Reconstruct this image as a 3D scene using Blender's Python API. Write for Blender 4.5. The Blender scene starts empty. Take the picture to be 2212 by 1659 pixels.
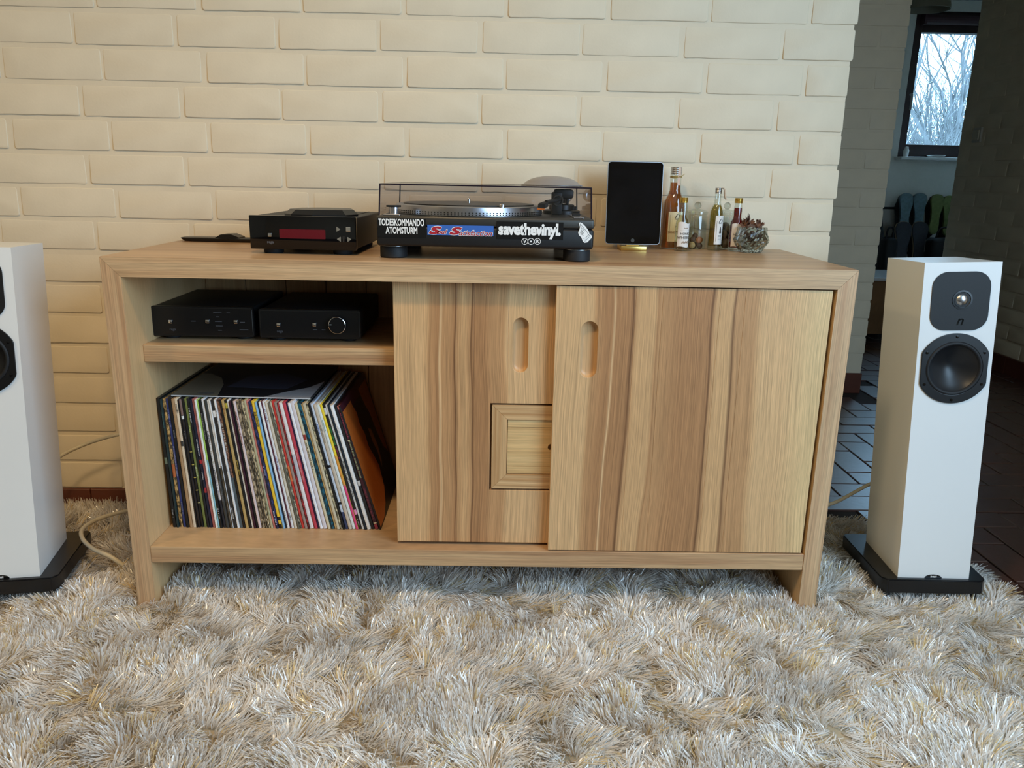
import bpy, bmesh, math, random
import numpy as np
from mathutils import Vector, Matrix

random.seed(11)
S = bpy.context.scene
COL = S.collection
PI = math.pi

# ------------------------------------------------------------------ camera
FOC = 1700.0                                   # focal length in pixels of the 2212 x 1659 frame
CAM = Vector((0.8120, -1.6102, 0.9614))
RIGHT = Vector((0.99975, -0.01132, 0.01944))
UP = Vector((-0.01591, 0.25494, 0.96683))
FWD = Vector((0.01590, 0.96689, -0.25470))
cam_data = bpy.data.cameras.new('camera')
cam_data.sensor_width = 36.0
cam_data.lens = FOC / 2212.0 * 36.0
cam_data.clip_start = 0.05
cam_data.clip_end = 200
cam = bpy.data.objects.new('camera', cam_data)
COL.objects.link(cam)
m = Matrix.Identity(4)
for r in range(3):
    m[r][0], m[r][1], m[r][2], m[r][3] = RIGHT[r], UP[r], -FWD[r], CAM[r]
cam.matrix_world = m
S.camera = cam

def at(u, v, ax, val):
    """direction of a photograph pixel cut with the plane axis = val (a wall, a shelf, a table top)"""
    d = RIGHT * ((u - 1106) / FOC) + UP * ((829.5 - v) / FOC) + FWD
    t = (val - CAM[ax]) / d[ax]
    return CAM + d * t

# ------------------------------------------------------------------ world, lights, exposure
world = bpy.data.worlds.new('world')
S.world = world
world.use_nodes = True
bg = world.node_tree.nodes['Background']
bg.inputs[0].default_value = (0.40, 0.70, 1.0, 1)
bg.inputs[1].default_value = 9.0

def light(name, kind, loc, target, energy, color, **kw):
    l = bpy.data.lights.new(name, kind)
    l.energy = energy
    l.color = color
    for k, v in kw.items():
        setattr(l, k, v)
    o = bpy.data.objects.new(name, l)
    COL.objects.link(o)
    o.location = loc
    d = Vector(target) - Vector(loc)
    o.rotation_euler = d.to_track_quat('-Z', 'Y').to_euler()
    return o

# daylight of the living room's side window, out of the picture to the right, and two warm ceiling lamps
light('window_right_offscreen', 'AREA', (2.52, -1.75, 1.35), (0.3, -1.0, 0.0), 84, (0.50, 0.75, 1.0), shape='RECTANGLE', size=1.7, size_y=1.7)
light('ceiling_lamp_offscreen', 'SPOT', (0.55, -0.95, 2.40), (0.55, -0.60, 0), 78, (1.0, 0.72, 0.40), spot_size=math.radians(125), spot_blend=1.0, shadow_soft_size=0.10)
light('ceiling_lamp_left_offscreen', 'AREA', (-1.2, -1.2, 2.38), (-1.0, -0.7, 0), 14, (1.0, 0.68, 0.30), shape='DISK', size=0.30)
S.view_settings.view_transform = 'Standard'
S.view_settings.look = 'None'
S.view_settings.gamma = 1.0
S.view_settings.use_curve_mapping = False
S.view_settings.exposure = -0.03
S.cycles.max_bounces = 10
S.cycles.transparent_max_bounces = 16
S.cycles.caustics_reflective = False

# ------------------------------------------------------------------ helpers
def srgb(r, g, b):
    return tuple(((x / 255) / 12.92 if x / 255 < 0.04045 else ((x / 255 + 0.055) / 1.055) ** 2.4) for x in (r, g, b))

def rgba(c):
    return (c[0], c[1], c[2], 1.0)

def node(nt, t, ins=None, **kw):
    n = nt.nodes.new(t)
    for k, v in kw.items():
        setattr(n, k, v)
    for k, v in (ins or {}).items():
        if isinstance(v, bpy.types.NodeSocket):
            nt.links.new(v, n.inputs[k])
        else:
            n.inputs[k].default_value = v
    return n

def new_mat(name):
    mt = bpy.data.materials.new(name)
    mt.use_nodes = True
    nt = mt.node_tree
    p = nt.nodes['Principled BSDF']
    return mt, nt, p

def plain(name, col, rough=0.5, metal=0.0, spec=0.5, coat=0.0, noise=0.0, nscale=40, bump=0.0, bscale=300, **kw):
    mt, nt, p = new_mat(name)
    p.inputs['Base Color'].default_value = rgba(col)
    p.inputs['Roughness'].default_value = rough
    p.inputs['Metallic'].default_value = metal
    p.inputs['Specular IOR Level'].default_value = spec
    p.inputs['Coat Weight'].default_value = coat
    for k, v in kw.items():
        p.inputs[k].default_value = v
    if noise or bump:
        tc = node(nt, 'ShaderNodeTexCoord')
    if noise:
        nz = node(nt, 'ShaderNodeTexNoise', {'Vector': tc.outputs['Object'], 'Scale': nscale, 'Detail': 4.0})
        mr = node(nt, 'ShaderNodeMapRange', {'Value': nz.outputs['Fac'], 'From Min': 0.3, 'From Max': 0.7, 'To Min': 1 - noise, 'To Max': 1 + noise})
        mx = node(nt, 'ShaderNodeVectorMath', {0: col, 1: mr.outputs[0]}, operation='MULTIPLY')
        nt.links.new(mx.outputs[0], p.inputs['Base Color'])
    if bump:
        nb = node(nt, 'ShaderNodeTexNoise', {'Vector': tc.outputs['Object'], 'Scale': bscale, 'Detail': 3.0})
        bp = node(nt, 'ShaderNodeBump', {'Height': nb.outputs['Fac'], 'Strength': bump, 'Distance': 0.001})
        nt.links.new(bp.outputs[0], p.inputs['Normal'])
    return mt

def wood(name, light_c, dark_c, grain='z', across='x', ramp=None, span=(0, 1), warp=0.02, band=26, rough=0.42, fine=0.16, seed=0.0):
    """oiled wood; grain runs along one axis, colour bands (or an explicit heart/sapwood ramp) across another"""
    mt, nt, p = new_mat(name)
    tc = node(nt, 'ShaderNodeTexCoord')
    sx = node(nt, 'ShaderNodeSeparateXYZ', {0: tc.outputs['Object']})
    A, G = sx.outputs[across.upper()], sx.outputs[grain.upper()]
    third = [a for a in 'XYZ' if a not in (across.upper(), grain.upper())][0]
    Th = sx.outputs[third]
    def vec(sa, sg, st, off):
        a = node(nt, 'ShaderNodeMath', {0: A, 1: sa}, operation='MULTIPLY')
        g = node(nt, 'ShaderNodeMath', {0: G, 1: sg}, operation='MULTIPLY')
        t = node(nt, 'ShaderNodeMath', {0: Th, 1: st, 2: off + seed}, operation='MULTIPLY_ADD')
        return node(nt, 'ShaderNodeCombineXYZ', {0: a.outputs[0], 1: g.outputs[0], 2: t.outputs[0]}).outputs[0]
    # slow wander of the grain
    wn = node(nt, 'ShaderNodeTexNoise', {'Vector': vec(1.6, 1.5, 1.0, 5.3), 'Scale': 1.0, 'Detail': 2.0})
    wv = node(nt, 'ShaderNodeMath', {0: wn.outputs['Fac'], 1: 0.5}, operation='SUBTRACT')
    wa = node(nt, 'ShaderNodeMath', {0: wv.outputs[0], 1: warp * 2, 2: A}, operation='MULTIPLY_ADD')
    if ramp:
        mr = node(nt, 'ShaderNodeMapRange', {'Value': wa.outputs[0], 'From Min': span[0], 'From Max': span[1]})
        cr = node(nt, 'ShaderNodeValToRGB', {0: mr.outputs[0]})
        els = cr.color_ramp.elements
        while len(els) < len(ramp):
            els.new(0.5)
        for e, (pos, c) in zip(els, ramp):
            e.position = (pos - span[0]) / (span[1] - span[0])
            e.color = rgba(c)
        base = cr.outputs[0]
    else:
        gw = node(nt, 'ShaderNodeMath', {0: G, 1: 1.3}, operation='MULTIPLY')
        aw = node(nt, 'ShaderNodeMath', {0: wa.outputs[0], 1: band}, operation='MULTIPLY')
        tw = node(nt, 'ShaderNodeMath', {0: Th, 1: 2.0, 2: seed}, operation='MULTIPLY_ADD')
        cv = node(nt, 'ShaderNodeCombineXYZ', {0: aw.outputs[0], 1: gw.outputs[0], 2: tw.outputs[0]})
        bn = node(nt, 'ShaderNodeTexNoise', {'Vector': cv.outputs[0], 'Scale': 1.0, 'Detail': 2.5})
        mr = node(nt, 'ShaderNodeMapRange', {'Value': bn.outputs['Fac'], 'From Min': 0.32, 'From Max': 0.68})
        mx = node(nt, 'ShaderNodeMix', {'Factor': mr.outputs[0], 6: rgba(light_c), 7: rgba(dark_c)}, data_type='RGBA')
        base = mx.outputs[2]
    # growth rings and pores
    rw = node(nt, 'ShaderNodeMath', {0: wa.outputs[0], 1: 380.0}, operation='MULTIPLY')
    rg = node(nt, 'ShaderNodeMath', {0: G, 1: 3.0}, operation='MULTIPLY')
    rv = node(nt, 'ShaderNodeCombineXYZ', {0: rw.outputs[0], 1: rg.outputs[0], 2: Th})
    ring = node(nt, 'ShaderNodeTexNoise', {'Vector': rv.outputs[0], 'Scale': 1.0, 'Detail': 3.0})
    pore = node(nt, 'ShaderNodeTexNoise', {'Vector': vec(700.0, 22.0, 60.0, 1.7), 'Scale': 1.0, 'Detail': 2.0})
    sm = node(nt, 'ShaderNodeMath', {0: pore.outputs['Fac'], 1: 0.5, 2: ring.outputs['Fac']}, operation='MULTIPLY_ADD')
    fr = node(nt, 'ShaderNodeMapRange', {'Value': sm.outputs[0], 'From Min': 0.5, 'From Max': 1.0, 'To Min': 1 - fine, 'To Max': 1 + fine * 0.8})
    col = node(nt, 'ShaderNodeVectorMath', {0: base, 1: fr.outputs[0]}, operation='MULTIPLY')
    nt.links.new(col.outputs[0], p.inputs['Base Color'])
    p.inputs['Roughness'].default_value = rough
    p.inputs['Specular IOR Level'].default_value = 0.4
    bp = node(nt, 'ShaderNodeBump', {'Height': sm.outputs[0], 'Strength': 0.12, 'Distance': 0.0006})
    nt.links.new(bp.outputs[0], p.inputs['Normal'])
    return mt

def thin_glass(name, tint, gloss_rough=0.02, ior=1.45, extra=0.0):
    """thin clear plastic or glass wall: see-through, tinted, with a Fresnel sheen"""
    mt, nt, p = new_mat(name)
    nt.nodes.remove(p)
    out = nt.nodes['Material Output']
    tr = node(nt, 'ShaderNodeBsdfTransparent', {0: rgba(tint)})
    gl = node(nt, 'ShaderNodeBsdfGlossy', {'Color': (1, 1, 1, 1), 'Roughness': gloss_rough})
    lw = node(nt, 'ShaderNodeLayerWeight', {'Blend': 0.5})
    pw = node(nt, 'ShaderNodeMath', {0: lw.outputs['Facing'], 1: 4.0}, operation='POWER')
    ad = node(nt, 'ShaderNodeMath', {0: pw.outputs[0], 1: 0.55, 2: 0.04 + extra}, operation='MULTIPLY_ADD')
    mx = node(nt, 'ShaderNodeMixShader', {0: ad.outputs[0], 1: tr.outputs[0], 2: gl.outputs[0]})
    nt.links.new(mx.outputs[0], out.inputs[0])
    return mt

class B:
    """collects shapes into one mesh"""
    def __init__(self):
        self.bm = bmesh.new()

    def _add(self, vs, fs):
        v = [self.bm.verts.new(p) for p in vs]
        out = []
        for f in fs:
            try:
                out.append(self.bm.faces.new([v[i] for i in f]))
            except ValueError:
                pass
        return v, out

    def box(self, x0, x1, y0, y1, z0, z1, bev=0.0, seg=2, only=None):
        v, f = self._add([(x, y, z) for x in (x0, x1) for y in (y0, y1) for z in (z0, z1)],
                         [(0, 1, 3, 2), (4, 6, 7, 5), (0, 4, 5, 1), (2, 3, 7, 6), (0, 2, 6, 4), (1, 5, 7, 3)])
        if bev:
            es = {e for q in f for e in q.edges}
            if only:
                es = {e for e in es if only((e.verts[0].co + e.verts[1].co) / 2, (e.verts[0].co - e.verts[1].co).normalized())}
            bmesh.ops.bevel(self.bm, geom=list(es), offset=bev, segments=seg, affect='EDGES', profile=0.5)
        return self

    def hexa(self, pts, bev=0.0):
        """8 corners: bottom four (ccw), top four (ccw)"""
        v, f = self._add(pts, [(0, 3, 2, 1), (4, 5, 6, 7), (0, 1, 5, 4), (1, 2, 6, 5), (2, 3, 7, 6), (3, 0, 4, 7)])
        if bev:
            bmesh.ops.bevel(self.bm, geom=list({e for q in f for e in q.edges}), offset=bev, segments=2, affect='EDGES')
        return self

    def prism(self, pts, fn, d0, d1, bev=0.0):
        """polygon pts (a, b) extruded between d0 and d1; fn(a, b, d) -> xyz"""
        n = len(pts)
        vs = [fn(a, b, d0) for a, b in pts] + [fn(a, b, d1) for a, b in pts]
        fs = [tuple(range(n)), tuple(range(2 * n - 1, n - 1, -1))] + [(i, i + n, (i + 1) % n + n, (i + 1) % n) for i in range(n)]
        v, f = self._add(vs, fs)
        if bev:
            bmesh.ops.bevel(self.bm, geom=list({e for q in f for e in q.edges}), offset=bev, segments=2, affect='EDGES')
        return self

    def lathe(self, prof, c=(0, 0, 0), seg=32, axis='z', wob=None):
        cx, cy, cz = c
        rings = []
        for i, (r, h) in enumerate(prof):
            ring = []
            for k in range(1 if r < 1e-6 else seg):
                a = 2 * PI * k / seg
                rr = r if wob is None else wob(r, h, a, i)
                p = (rr * math.cos(a), rr * math.sin(a), h)
                if axis == 'y':
                    p = (p[0], p[2], p[1])
                elif axis == 'x':
                    p = (p[2], p[0], p[1])
                ring.append(self.bm.verts.new((p[0] + cx, p[1] + cy, p[2] + cz)))
            rings.append(ring)
        for a, b in zip(rings, rings[1:]):
            la, lb = len(a), len(b)
            if la == 1 and lb == 1:
                continue
            for k in range(seg):
                q = [a[k % la], a[(k + 1) % la], b[(k + 1) % lb], b[k % lb]]
                q = list(dict.fromkeys(q))
                if len(q) > 2:
                    self.bm.faces.new(q)
        return self

    def tube(self, pts, r, seg=8, cap=True):
        pts = [Vector(p) for p in pts]
        rs = r if isinstance(r, (list, tuple)) else [r] * len(pts)
        n0 = None
        prev = None
        for i, p in enumerate(pts):
            t = (pts[min(i + 1, len(pts) - 1)] - pts[max(i - 1, 0)]).normalized()
            if n0 is None:
                n0 = t.orthogonal().normalized()
            n0 = (n0 - t * n0.dot(t)).normalized()
            b = t.cross(n0)
            ring = [self.bm.verts.new(p + (n0 * math.cos(2 * PI * k / seg) + b * math.sin(2 * PI * k / seg)) * rs[i]) for k in range(seg)]
            if prev:
                for k in range(seg):
                    self.bm.faces.new((prev[k], prev[(k + 1) % seg], ring[(k + 1) % seg], ring[k]))
            elif cap:
                self.bm.faces.new(list(reversed(ring)))
            prev = ring
        if cap:
            self.bm.faces.new(prev)
        return self

    def ball(self, c, r, seg=12, sq=(1, 1, 1), jit=0.0):
        mt = Matrix.Translation(c) @ Matrix.Diagonal((r * sq[0], r * sq[1], r * sq[2], 1))
        g = bmesh.ops.create_icosphere(self.bm, subdivisions=2, radius=1.0, matrix=mt)
        if jit:
            for v in g['verts']:
                v.co += Vector((random.uniform(-1, 1), random.uniform(-1, 1), random.uniform(-1, 1))) * r * jit
        return self

    def mesh(self, name, smooth=None):
        bmesh.ops.recalc_face_normals(self.bm, faces=self.bm.faces[:])
        me = bpy.data.meshes.new(name)
        self.bm.to_mesh(me)
        self.bm.free()
        if smooth is not None:
            if smooth >= 180:
                me.shade_smooth()
            else:
                me.set_sharp_from_angle(angle=math.radians(smooth))
                for pl in me.polygons:
                    pl.use_smooth = True
                me.set_sharp_from_angle(angle=math.radians(smooth))
        return me

    def build(self, name, mat, parent=None, smooth=None, **kw):
        return add(name, self.mesh(name, smooth), mat, parent, **kw)

ROOM = {}
def add(name, me, mat, parent=None, label=None, kind=None):
    if mat is not None:
        me.materials.clear()
        me.materials.append(mat)
    o = bpy.data.objects.new(name, me)
    COL.objects.link(o)
    if parent is not None:
        o.parent = parent
        w = ROOM.get(parent.name)
        if w is not None:                       # meshes of this thing are written in room coordinates
            o.matrix_parent_inverse = Matrix.Translation((-w[0], -w[1], -w[2]))
    if label:
        o['label'] = label
    if kind:
        o['kind'] = kind
    return o

def tag(o, label, cat, group=None):
    o['label'] = label
    o['category'] = cat
    if group:
        o['group'] = group
    return o

def thing(name, label, cat, loc, rot=None, group=None, room=True):
    o = bpy.data.objects.new(name, None)
    o.empty_display_size = 0.05
    COL.objects.link(o)
    o.location = loc
    if rot is not None:
        o.rotation_euler = rot
    if room and rot is None:
        ROOM[o.name] = tuple(loc)
    return tag(o, label, cat, group)

def struct(o):
    o['kind'] = 'structure'
    return o

def plate(outer, holes, d0, d1, fn, bev=0.0):
    """flat board with holes: polygons in (a, b), thickness d0..d1 -> mesh through fn(a, b, d)"""
    cu = bpy.data.curves.new('plate', 'CURVE')
    cu.dimensions = '2D'
    cu.fill_mode = 'BOTH'
    cu.extrude = abs(d1 - d0) / 2 - bev
    cu.bevel_depth = bev
    cu.bevel_resolution = 1
    cu.offset = -bev
    for poly in [outer] + holes:
        sp = cu.splines.new('POLY')
        sp.points.add(len(poly) - 1)
        for q, (a, b) in zip(sp.points, poly):
            q.co = (a, b, 0, 1)
        sp.use_cyclic_u = True
    o = bpy.data.objects.new('plate', cu)
    COL.objects.link(o)
    me = bpy.data.meshes.new_from_object(o.evaluated_get(bpy.context.evaluated_depsgraph_get()))
    bpy.data.objects.remove(o)
    bpy.data.curves.remove(cu)
    mid = (d0 + d1) / 2
    for v in me.vertices:
        v.co = fn(v.co.x, v.co.y, mid + v.co.z)
    me.shade_flat()
    bm = bmesh.new()
    bm.from_mesh(me)
    bmesh.ops.remove_doubles(bm, verts=bm.verts[:], dist=1e-6)
    bmesh.ops.recalc_face_normals(bm, faces=bm.faces[:])
    bm.to_mesh(me)
    bm.free()
    return me

def lettering(body, size, fn, offset=0.0, shear=0.0, sx=1.0, align='CENTER', thick=0.0001, spacing=1.0):
    """flat letters as a mesh; fn(x, y, depth) -> room point"""
    cu = bpy.data.curves.new('letters', 'FONT')
    cu.body = body
    cu.size = size
    cu.offset = offset
    cu.shear = shear
    cu.align_x = align
    cu.align_y = 'CENTER'
    cu.extrude = thick
    cu.space_character = spacing
    cu.resolution_u = 3
    o = bpy.data.objects.new('letters', cu)
    COL.objects.link(o)
    me = bpy.data.meshes.new_from_object(o.evaluated_get(bpy.context.evaluated_depsgraph_get()))
    bpy.data.objects.remove(o)
    bpy.data.curves.remove(cu)
    for v in me.vertices:
        v.co = fn(v.co.x * sx, v.co.y, v.co.z)
    return me

def fit_letters(body, u0, v0, u1, v1, yplane, dy, offset=0.0, shear=0.0, spacing=1.0):
    """letters stretched to fill a rectangle measured in the photograph, on the plane y = yplane"""
    me = lettering(body, 0.02, lambda x, y, d: (x, y, d), offset, shear, spacing=spacing)
    xs = [v.co.x for v in me.vertices]
    ys = [v.co.y for v in me.vertices]
    x0, x1, y0, y1 = min(xs), max(xs), min(ys), max(ys)
    A, Bq, Cq, Dq = (at(u, v, 1, yplane) for u, v in ((u0, v0), (u1, v0), (u0, v1), (u1, v1)))
    w0, w1, h0, h1 = (A.x + Cq.x) / 2, (Bq.x + Dq.x) / 2, (Cq.z + Dq.z) / 2, (A.z + Bq.z) / 2
    for v in me.vertices:
        v.co = (w0 + (v.co.x - x0) / (x1 - x0) * (w1 - w0), yplane - dy - v.co.z, h0 + (v.co.y - y0) / (y1 - y0) * (h1 - h0))
    return me

def stadium(cx, cz, hw, hh, n=10):
    pts = []
    for k in range(n + 1):
        a = PI * k / n
        pts.append((cx + hw * math.cos(a), cz + (hh - hw) + hw * math.sin(a)))
    for k in range(n + 1):
        a = PI + PI * k / n
        pts.append((cx + hw * math.cos(a), cz - (hh - hw) + hw * math.sin(a)))
    return pts

def rrect(cx, cz, hw, hh, r, n=6):
    pts = []
    for qx, qz, a0 in ((1, 1, 0), (-1, 1, PI / 2), (-1, -1, PI), (1, -1, 1.5 * PI)):
        for k in range(n + 1):
            a = a0 + PI / 2 * k / n
            pts.append((cx + qx * (hw - r) + r * math.cos(a), cz + qz * (hh - r) + r * math.sin(a)))
    return pts

XZ = lambda y: (lambda a, b, d: (a, y - d, b))      # front face of something at depth y (d towards the viewer)
front = lambda a, b, d: (a, d, b)
flat = lambda a, b, d: (a, b, d)

# ------------------------------------------------------------------ materials
SAP, TAN, HEART, VEIN = srgb(211, 170, 123), srgb(203, 160, 113), srgb(187, 142, 98), srgb(112, 75, 48)
HEART2 = srgb(172, 126, 85)
STREAK = srgb(220, 182, 136)
M = {}
M['paint'] = plain('white_painted_brick', srgb(233, 217, 190), 0.55, spec=0.35, noise=0.03, nscale=12, bump=0.25, bscale=160)
M['paint_hall'] = M['paint']
M['paint_right'] = M['paint']  # right-hand wall: same white paint as the main wall
M['plaster'] = plain('white_plaster', srgb(226, 222, 214), 0.8, noise=0.02, bump=0.1)
M['ceiling'] = plain('ceiling_white', srgb(225, 220, 208), 0.9, noise=0.02, bump=0.1)
M['tile'] = plain('dark_clay_tile', srgb(72, 43, 34), 0.33, spec=1.0, coat=0.4, **{'Coat Roughness': 0.3}, noise=0.25, nscale=14, bump=0.55, bscale=55)
M['skirt'] = plain('red_clay_skirting', srgb(98, 50, 34), 0.4, noise=0.15, nscale=10)
M['grout'] = plain('dark_grout', srgb(42, 34, 30), 0.85, noise=0.1)
door_l = [(0.586, SAP), (0.650, SAP), (0.661, TAN), (0.664, HEART), (0.684, HEART2), (0.688, STREAK), (0.692, HEART), (0.708, HEART), (0.718, HEART2), (0.7205, VEIN),
          (0.7235, HEART), (0.740, TAN), (0.754, HEART), (0.7565, VEIN), (0.760, HEART2), (0.785, HEART2), (0.800, HEART), (0.824, HEART), (0.829, TAN), (0.832, SAP), (0.930, SAP)]
M['door_l'] = wood('elm_sliding_door', SAP, HEART, 'z', 'x', ramp=door_l, span=(0.58, 0.94), warp=0.045, fine=0.30)
door_r = [(0.926, SAP), (0.997, SAP), (1.002, TAN), (1.006, HEART), (1.030, HEART2), (1.046, HEART2), (1.0485, STREAK), (1.052, HEART2), (1.085, HEART2), (1.091, VEIN), (1.095, HEART),
          (1.104, TAN), (1.140, TAN), (1.147, HEART2), (1.150, HEART), (1.200, HEART2), (1.235, HEART2), (1.262, HEART2), (1.266, VEIN), (1.271, HEART), (1.279, TAN), (1.313, TAN), (1.318, VEIN),
          (1.322, HEART), (1.366, HEART), (1.376, TAN), (1.386, SAP), (1.440, SAP), (1.503, srgb(218, 184, 134))]
M['door_r'] = wood('elm_sliding_door_front', SAP, HEART, 'z', 'x', ramp=door_r, span=(0.92, 1.51), warp=0.045, fine=0.30, seed=3.1)
M['top'] = wood('elm_top', srgb(196, 162, 124), srgb(164, 126, 94), 'x', 'y', warp=0.03, band=22, rough=0.33, fine=0.16)
M['edge'] = wood('elm_top_edge', srgb(214, 182, 142), srgb(186, 150, 112), 'x', 'z', warp=0.012, band=60, fine=0.30, seed=1.0)
M['leg'] = wood('elm_side_panel', srgb(210, 176, 136), srgb(180, 140, 104), 'z', 'x', warp=0.010, band=55, fine=0.28, seed=2.0)
M['inner'] = wood('elm_inner_face', srgb(220, 184, 136), srgb(202, 162, 114), 'z', 'y', warp=0.02, band=10, fine=0.12, seed=4.0)
M['shelf'] = wood('elm_shelf', srgb(208, 174, 132), srgb(172, 132, 96), 'x', 'z', warp=0.012, band=45, fine=0.28, seed=6.0)
M['hatch_v'] = wood('elm_hatch_upright', srgb(216, 178, 130), srgb(182, 138, 92), 'z', 'x', warp=0.012, band=120, fine=0.2, seed=8.0)
M['hatch_h'] = wood('elm_hatch_rail', srgb(216, 178, 130), srgb(182, 138, 92), 'x', 'z', warp=0.012, band=120, fine=0.2, seed=9.0)
M['hatch_p'] = wood('elm_hatch_panel', srgb(222, 186, 132), srgb(206, 166, 112), 'x', 'z', warp=0.004, band=60, fine=0.2, seed=10.0)
M['pull'] = wood('elm_finger_pull', srgb(211, 170, 123), srgb(196, 152, 106), 'z', 'x', warp=0.006, band=80, fine=0.2, seed=11.0)
M['back'] = wood('elm_back_board', srgb(206, 168, 122), srgb(182, 142, 100), 'z', 'x', warp=0.01, band=30, fine=0.15, seed=12.0)
M['black'] = plain('black_powder_coat', srgb(24, 24, 25), 0.5, spec=0.4, bump=0.15, bscale=900)
M['black_gloss'] = plain('black_gloss_acrylic', srgb(9, 9, 11), 0.06, spec=0.5, noise=0.02)
M['black_satin'] = plain('black_satin', srgb(17, 17, 19), 0.32, spec=0.45, noise=0.03)
M['black_rubber'] = plain('black_rubber', srgb(26, 27, 30), 0.62, spec=0.4, noise=0.05)
M['graphite'] = plain('graphite_metal', srgb(70, 68, 64), 0.42, metal=0.6, noise=0.03)
M['chrome'] = plain('chrome', srgb(225, 225, 228), 0.12, metal=1.0, noise=0.01)
M['alu'] = plain('brushed_aluminium', srgb(200, 202, 206), 0.28, metal=1.0, noise=0.03)
M['gold'] = plain('gold_cap', srgb(222, 184, 92), 0.25, metal=1.0, noise=0.03)
M['brass'] = plain('gold_stand', srgb(226, 190, 110), 0.3, metal=1.0, noise=0.03)
M['white'] = plain('white_print', srgb(240, 240, 238), 0.5, noise=0.01)
M['dimtext'] = plain('grey_print', srgb(84, 84, 88), 0.5, noise=0.01)
M['satin_white'] = plain('satin_white_lacquer', srgb(232, 232, 230), 0.32, spec=0.45, noise=0.01, nscale=5)
M['red'] = plain('sticker_red', srgb(170, 30, 46), 0.45, noise=0.02)
M['blue'] = plain('sticker_blue', srgb(58, 104, 186), 0.35, noise=0.02)
M['sticker_black'] = plain('sticker_black', srgb(12, 12, 14), 0.3, noise=0.02)
M['display'] = plain('dark_red_display', srgb(92, 12, 26), 0.08, noise=0.06, nscale=20)
M['smoke'] = thin_glass('smoked_acrylic', (0.80, 0.785, 0.805), 0.02, 1.47)
M['smoke_edge'] = plain('smoked_acrylic_edge', srgb(34, 26, 38), 0.15, noise=0.02)
M['dome'] = plain('grey_frosted_plastic', srgb(142, 136, 134), 0.35, noise=0.02)
M['clear'] = thin_glass('clear_glass', (0.86, 0.89, 0.87), 0.0, 1.5, 0.05)
M['window_glass'] = thin_glass('window_pane', (0.97, 0.98, 0.98), 0.0, 1.45)
def liquid(name, c, ior=1.06):
    return plain(name, c, 0.0, spec=0.4, **{'Transmission Weight': 1.0, 'IOR': ior})
M['amber'] = liquid('amber_liqueur', srgb(186, 100, 34))
M['pale'] = liquid('pale_liqueur', srgb(236, 214, 170))
M['olive'] = liquid('olive_liqueur', srgb(184, 164, 72))
M['cherry'] = liquid('cherry_liqueur', srgb(120, 22, 20))
M['crystal'] = liquid('pressed_glass', srgb(214, 220, 216), 1.45)
M['paper'] = plain('cream_label_paper', srgb(236, 222, 186), 0.7, noise=0.03, nscale=60)
M['paper_w'] = plain('white_label_paper', srgb(236, 228, 220), 0.7, noise=0.03, nscale=60)
M['ink'] = plain('dark_ink', srgb(52, 42, 36), 0.6, noise=0.02)
M['ink_brown'] = plain('brown_ink', srgb(150, 112, 66), 0.6, noise=0.02)
M['string'] = plain('jute_string', srgb(184, 158, 96), 0.9, noise=0.2, nscale=400)
M['dried'] = plain('dried_petals', srgb(122, 86, 66), 0.8, noise=0.35, nscale=70)
M['dried2'] = plain('dried_stem', srgb(74, 52, 44), 0.8, noise=0.3, nscale=70)
M['peb_a'] = plain('tan_pebble', srgb(186, 150, 96), 0.6, noise=0.3, nscale=60)
M['peb_b'] = plain('brown_pebble', srgb(88, 66, 50), 0.6, noise=0.3, nscale=60)
M['peb_c'] = plain('orange_pebble', srgb(188, 118, 64), 0.6, noise=0.3, nscale=60)
M['peb_d'] = plain('grey_pebble', srgb(112, 104, 90), 0.7, noise=0.3, nscale=60)
M['cable'] = plain('pale_cable', srgb(206, 196, 172), 0.35, noise=0.08, nscale=30)
M['frame'] = plain('dark_window_frame', srgb(52, 30, 28), 0.4, noise=0.15, nscale=20)
M['bark'] = plain('tree_bark', srgb(104, 105, 106), 0.9, noise=0.3, nscale=8)

# ------------------------------------------------------------------ the room shell
YW, XC = 0.492, 1.681              # main brick wall: plane and free right-hand end
HZ, ZB = 0.0837, 1.3408            # brick course and the bottom of one course
CEIL = 2.46

def panel(name, x0, x1, y0, y1, z0, z1, mat):
    return struct(B().box(x0, x1, y0, y1, z0, z1).build(name, mat))

floor = panel('floor', -2.6, 4.4, -4.1, 4.2, -0.06, -0.006, M['grout'])
panel('ceiling', -2.6, 4.4, -4.1, 4.2, CEIL, CEIL + 0.1, M['ceiling'])
wall_main = panel('wall_back', -2.5, XC - 0.004, YW, YW + 0.13, -0.006, CEIL, M['paint'])
wall_hall = panel('wall_hall', 0.9, 2.526, 2.0, 2.13, -0.006, CEIL, M['paint_hall'])
wall_side = panel('wall_right', 3.5, 3.63, -4.0, 3.20, -0.006, CEIL, M['paint_right'])
panel('wall_left', -2.6, -2.5, -4.1, 0.62, -0.006, CEIL, M['paint'])
# far wall with the window opening
FY = 4.1
WX0, WX1, WZ0, WZ1 = 3.575, 4.16, 1.15, 2.09
panel('wall_far', 0.9, WX0, FY, FY + 0.12, -0.006, CEIL, M['plaster'])
panel('wall_hall_left', 0.8, 0.9, YW + 0.13, FY + 0.12, -0.006, CEIL, M['paint_hall'])
panel('wall_far_sill', WX0, WX1, FY, FY + 0.12, -0.006, WZ0, M['plaster'])
panel('wall_far_lintel', WX0, WX1, FY, FY + 0.12, WZ1, CEIL, M['plaster'])
panel('wall_far_end', WX1, 4.4, FY, FY + 0.12, -0.006, CEIL, M['plaster'])
panel('wall_far_right', 4.4, 4.5, 3.0, FY + 0.12, -0.006, CEIL, M['plaster'])
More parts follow.
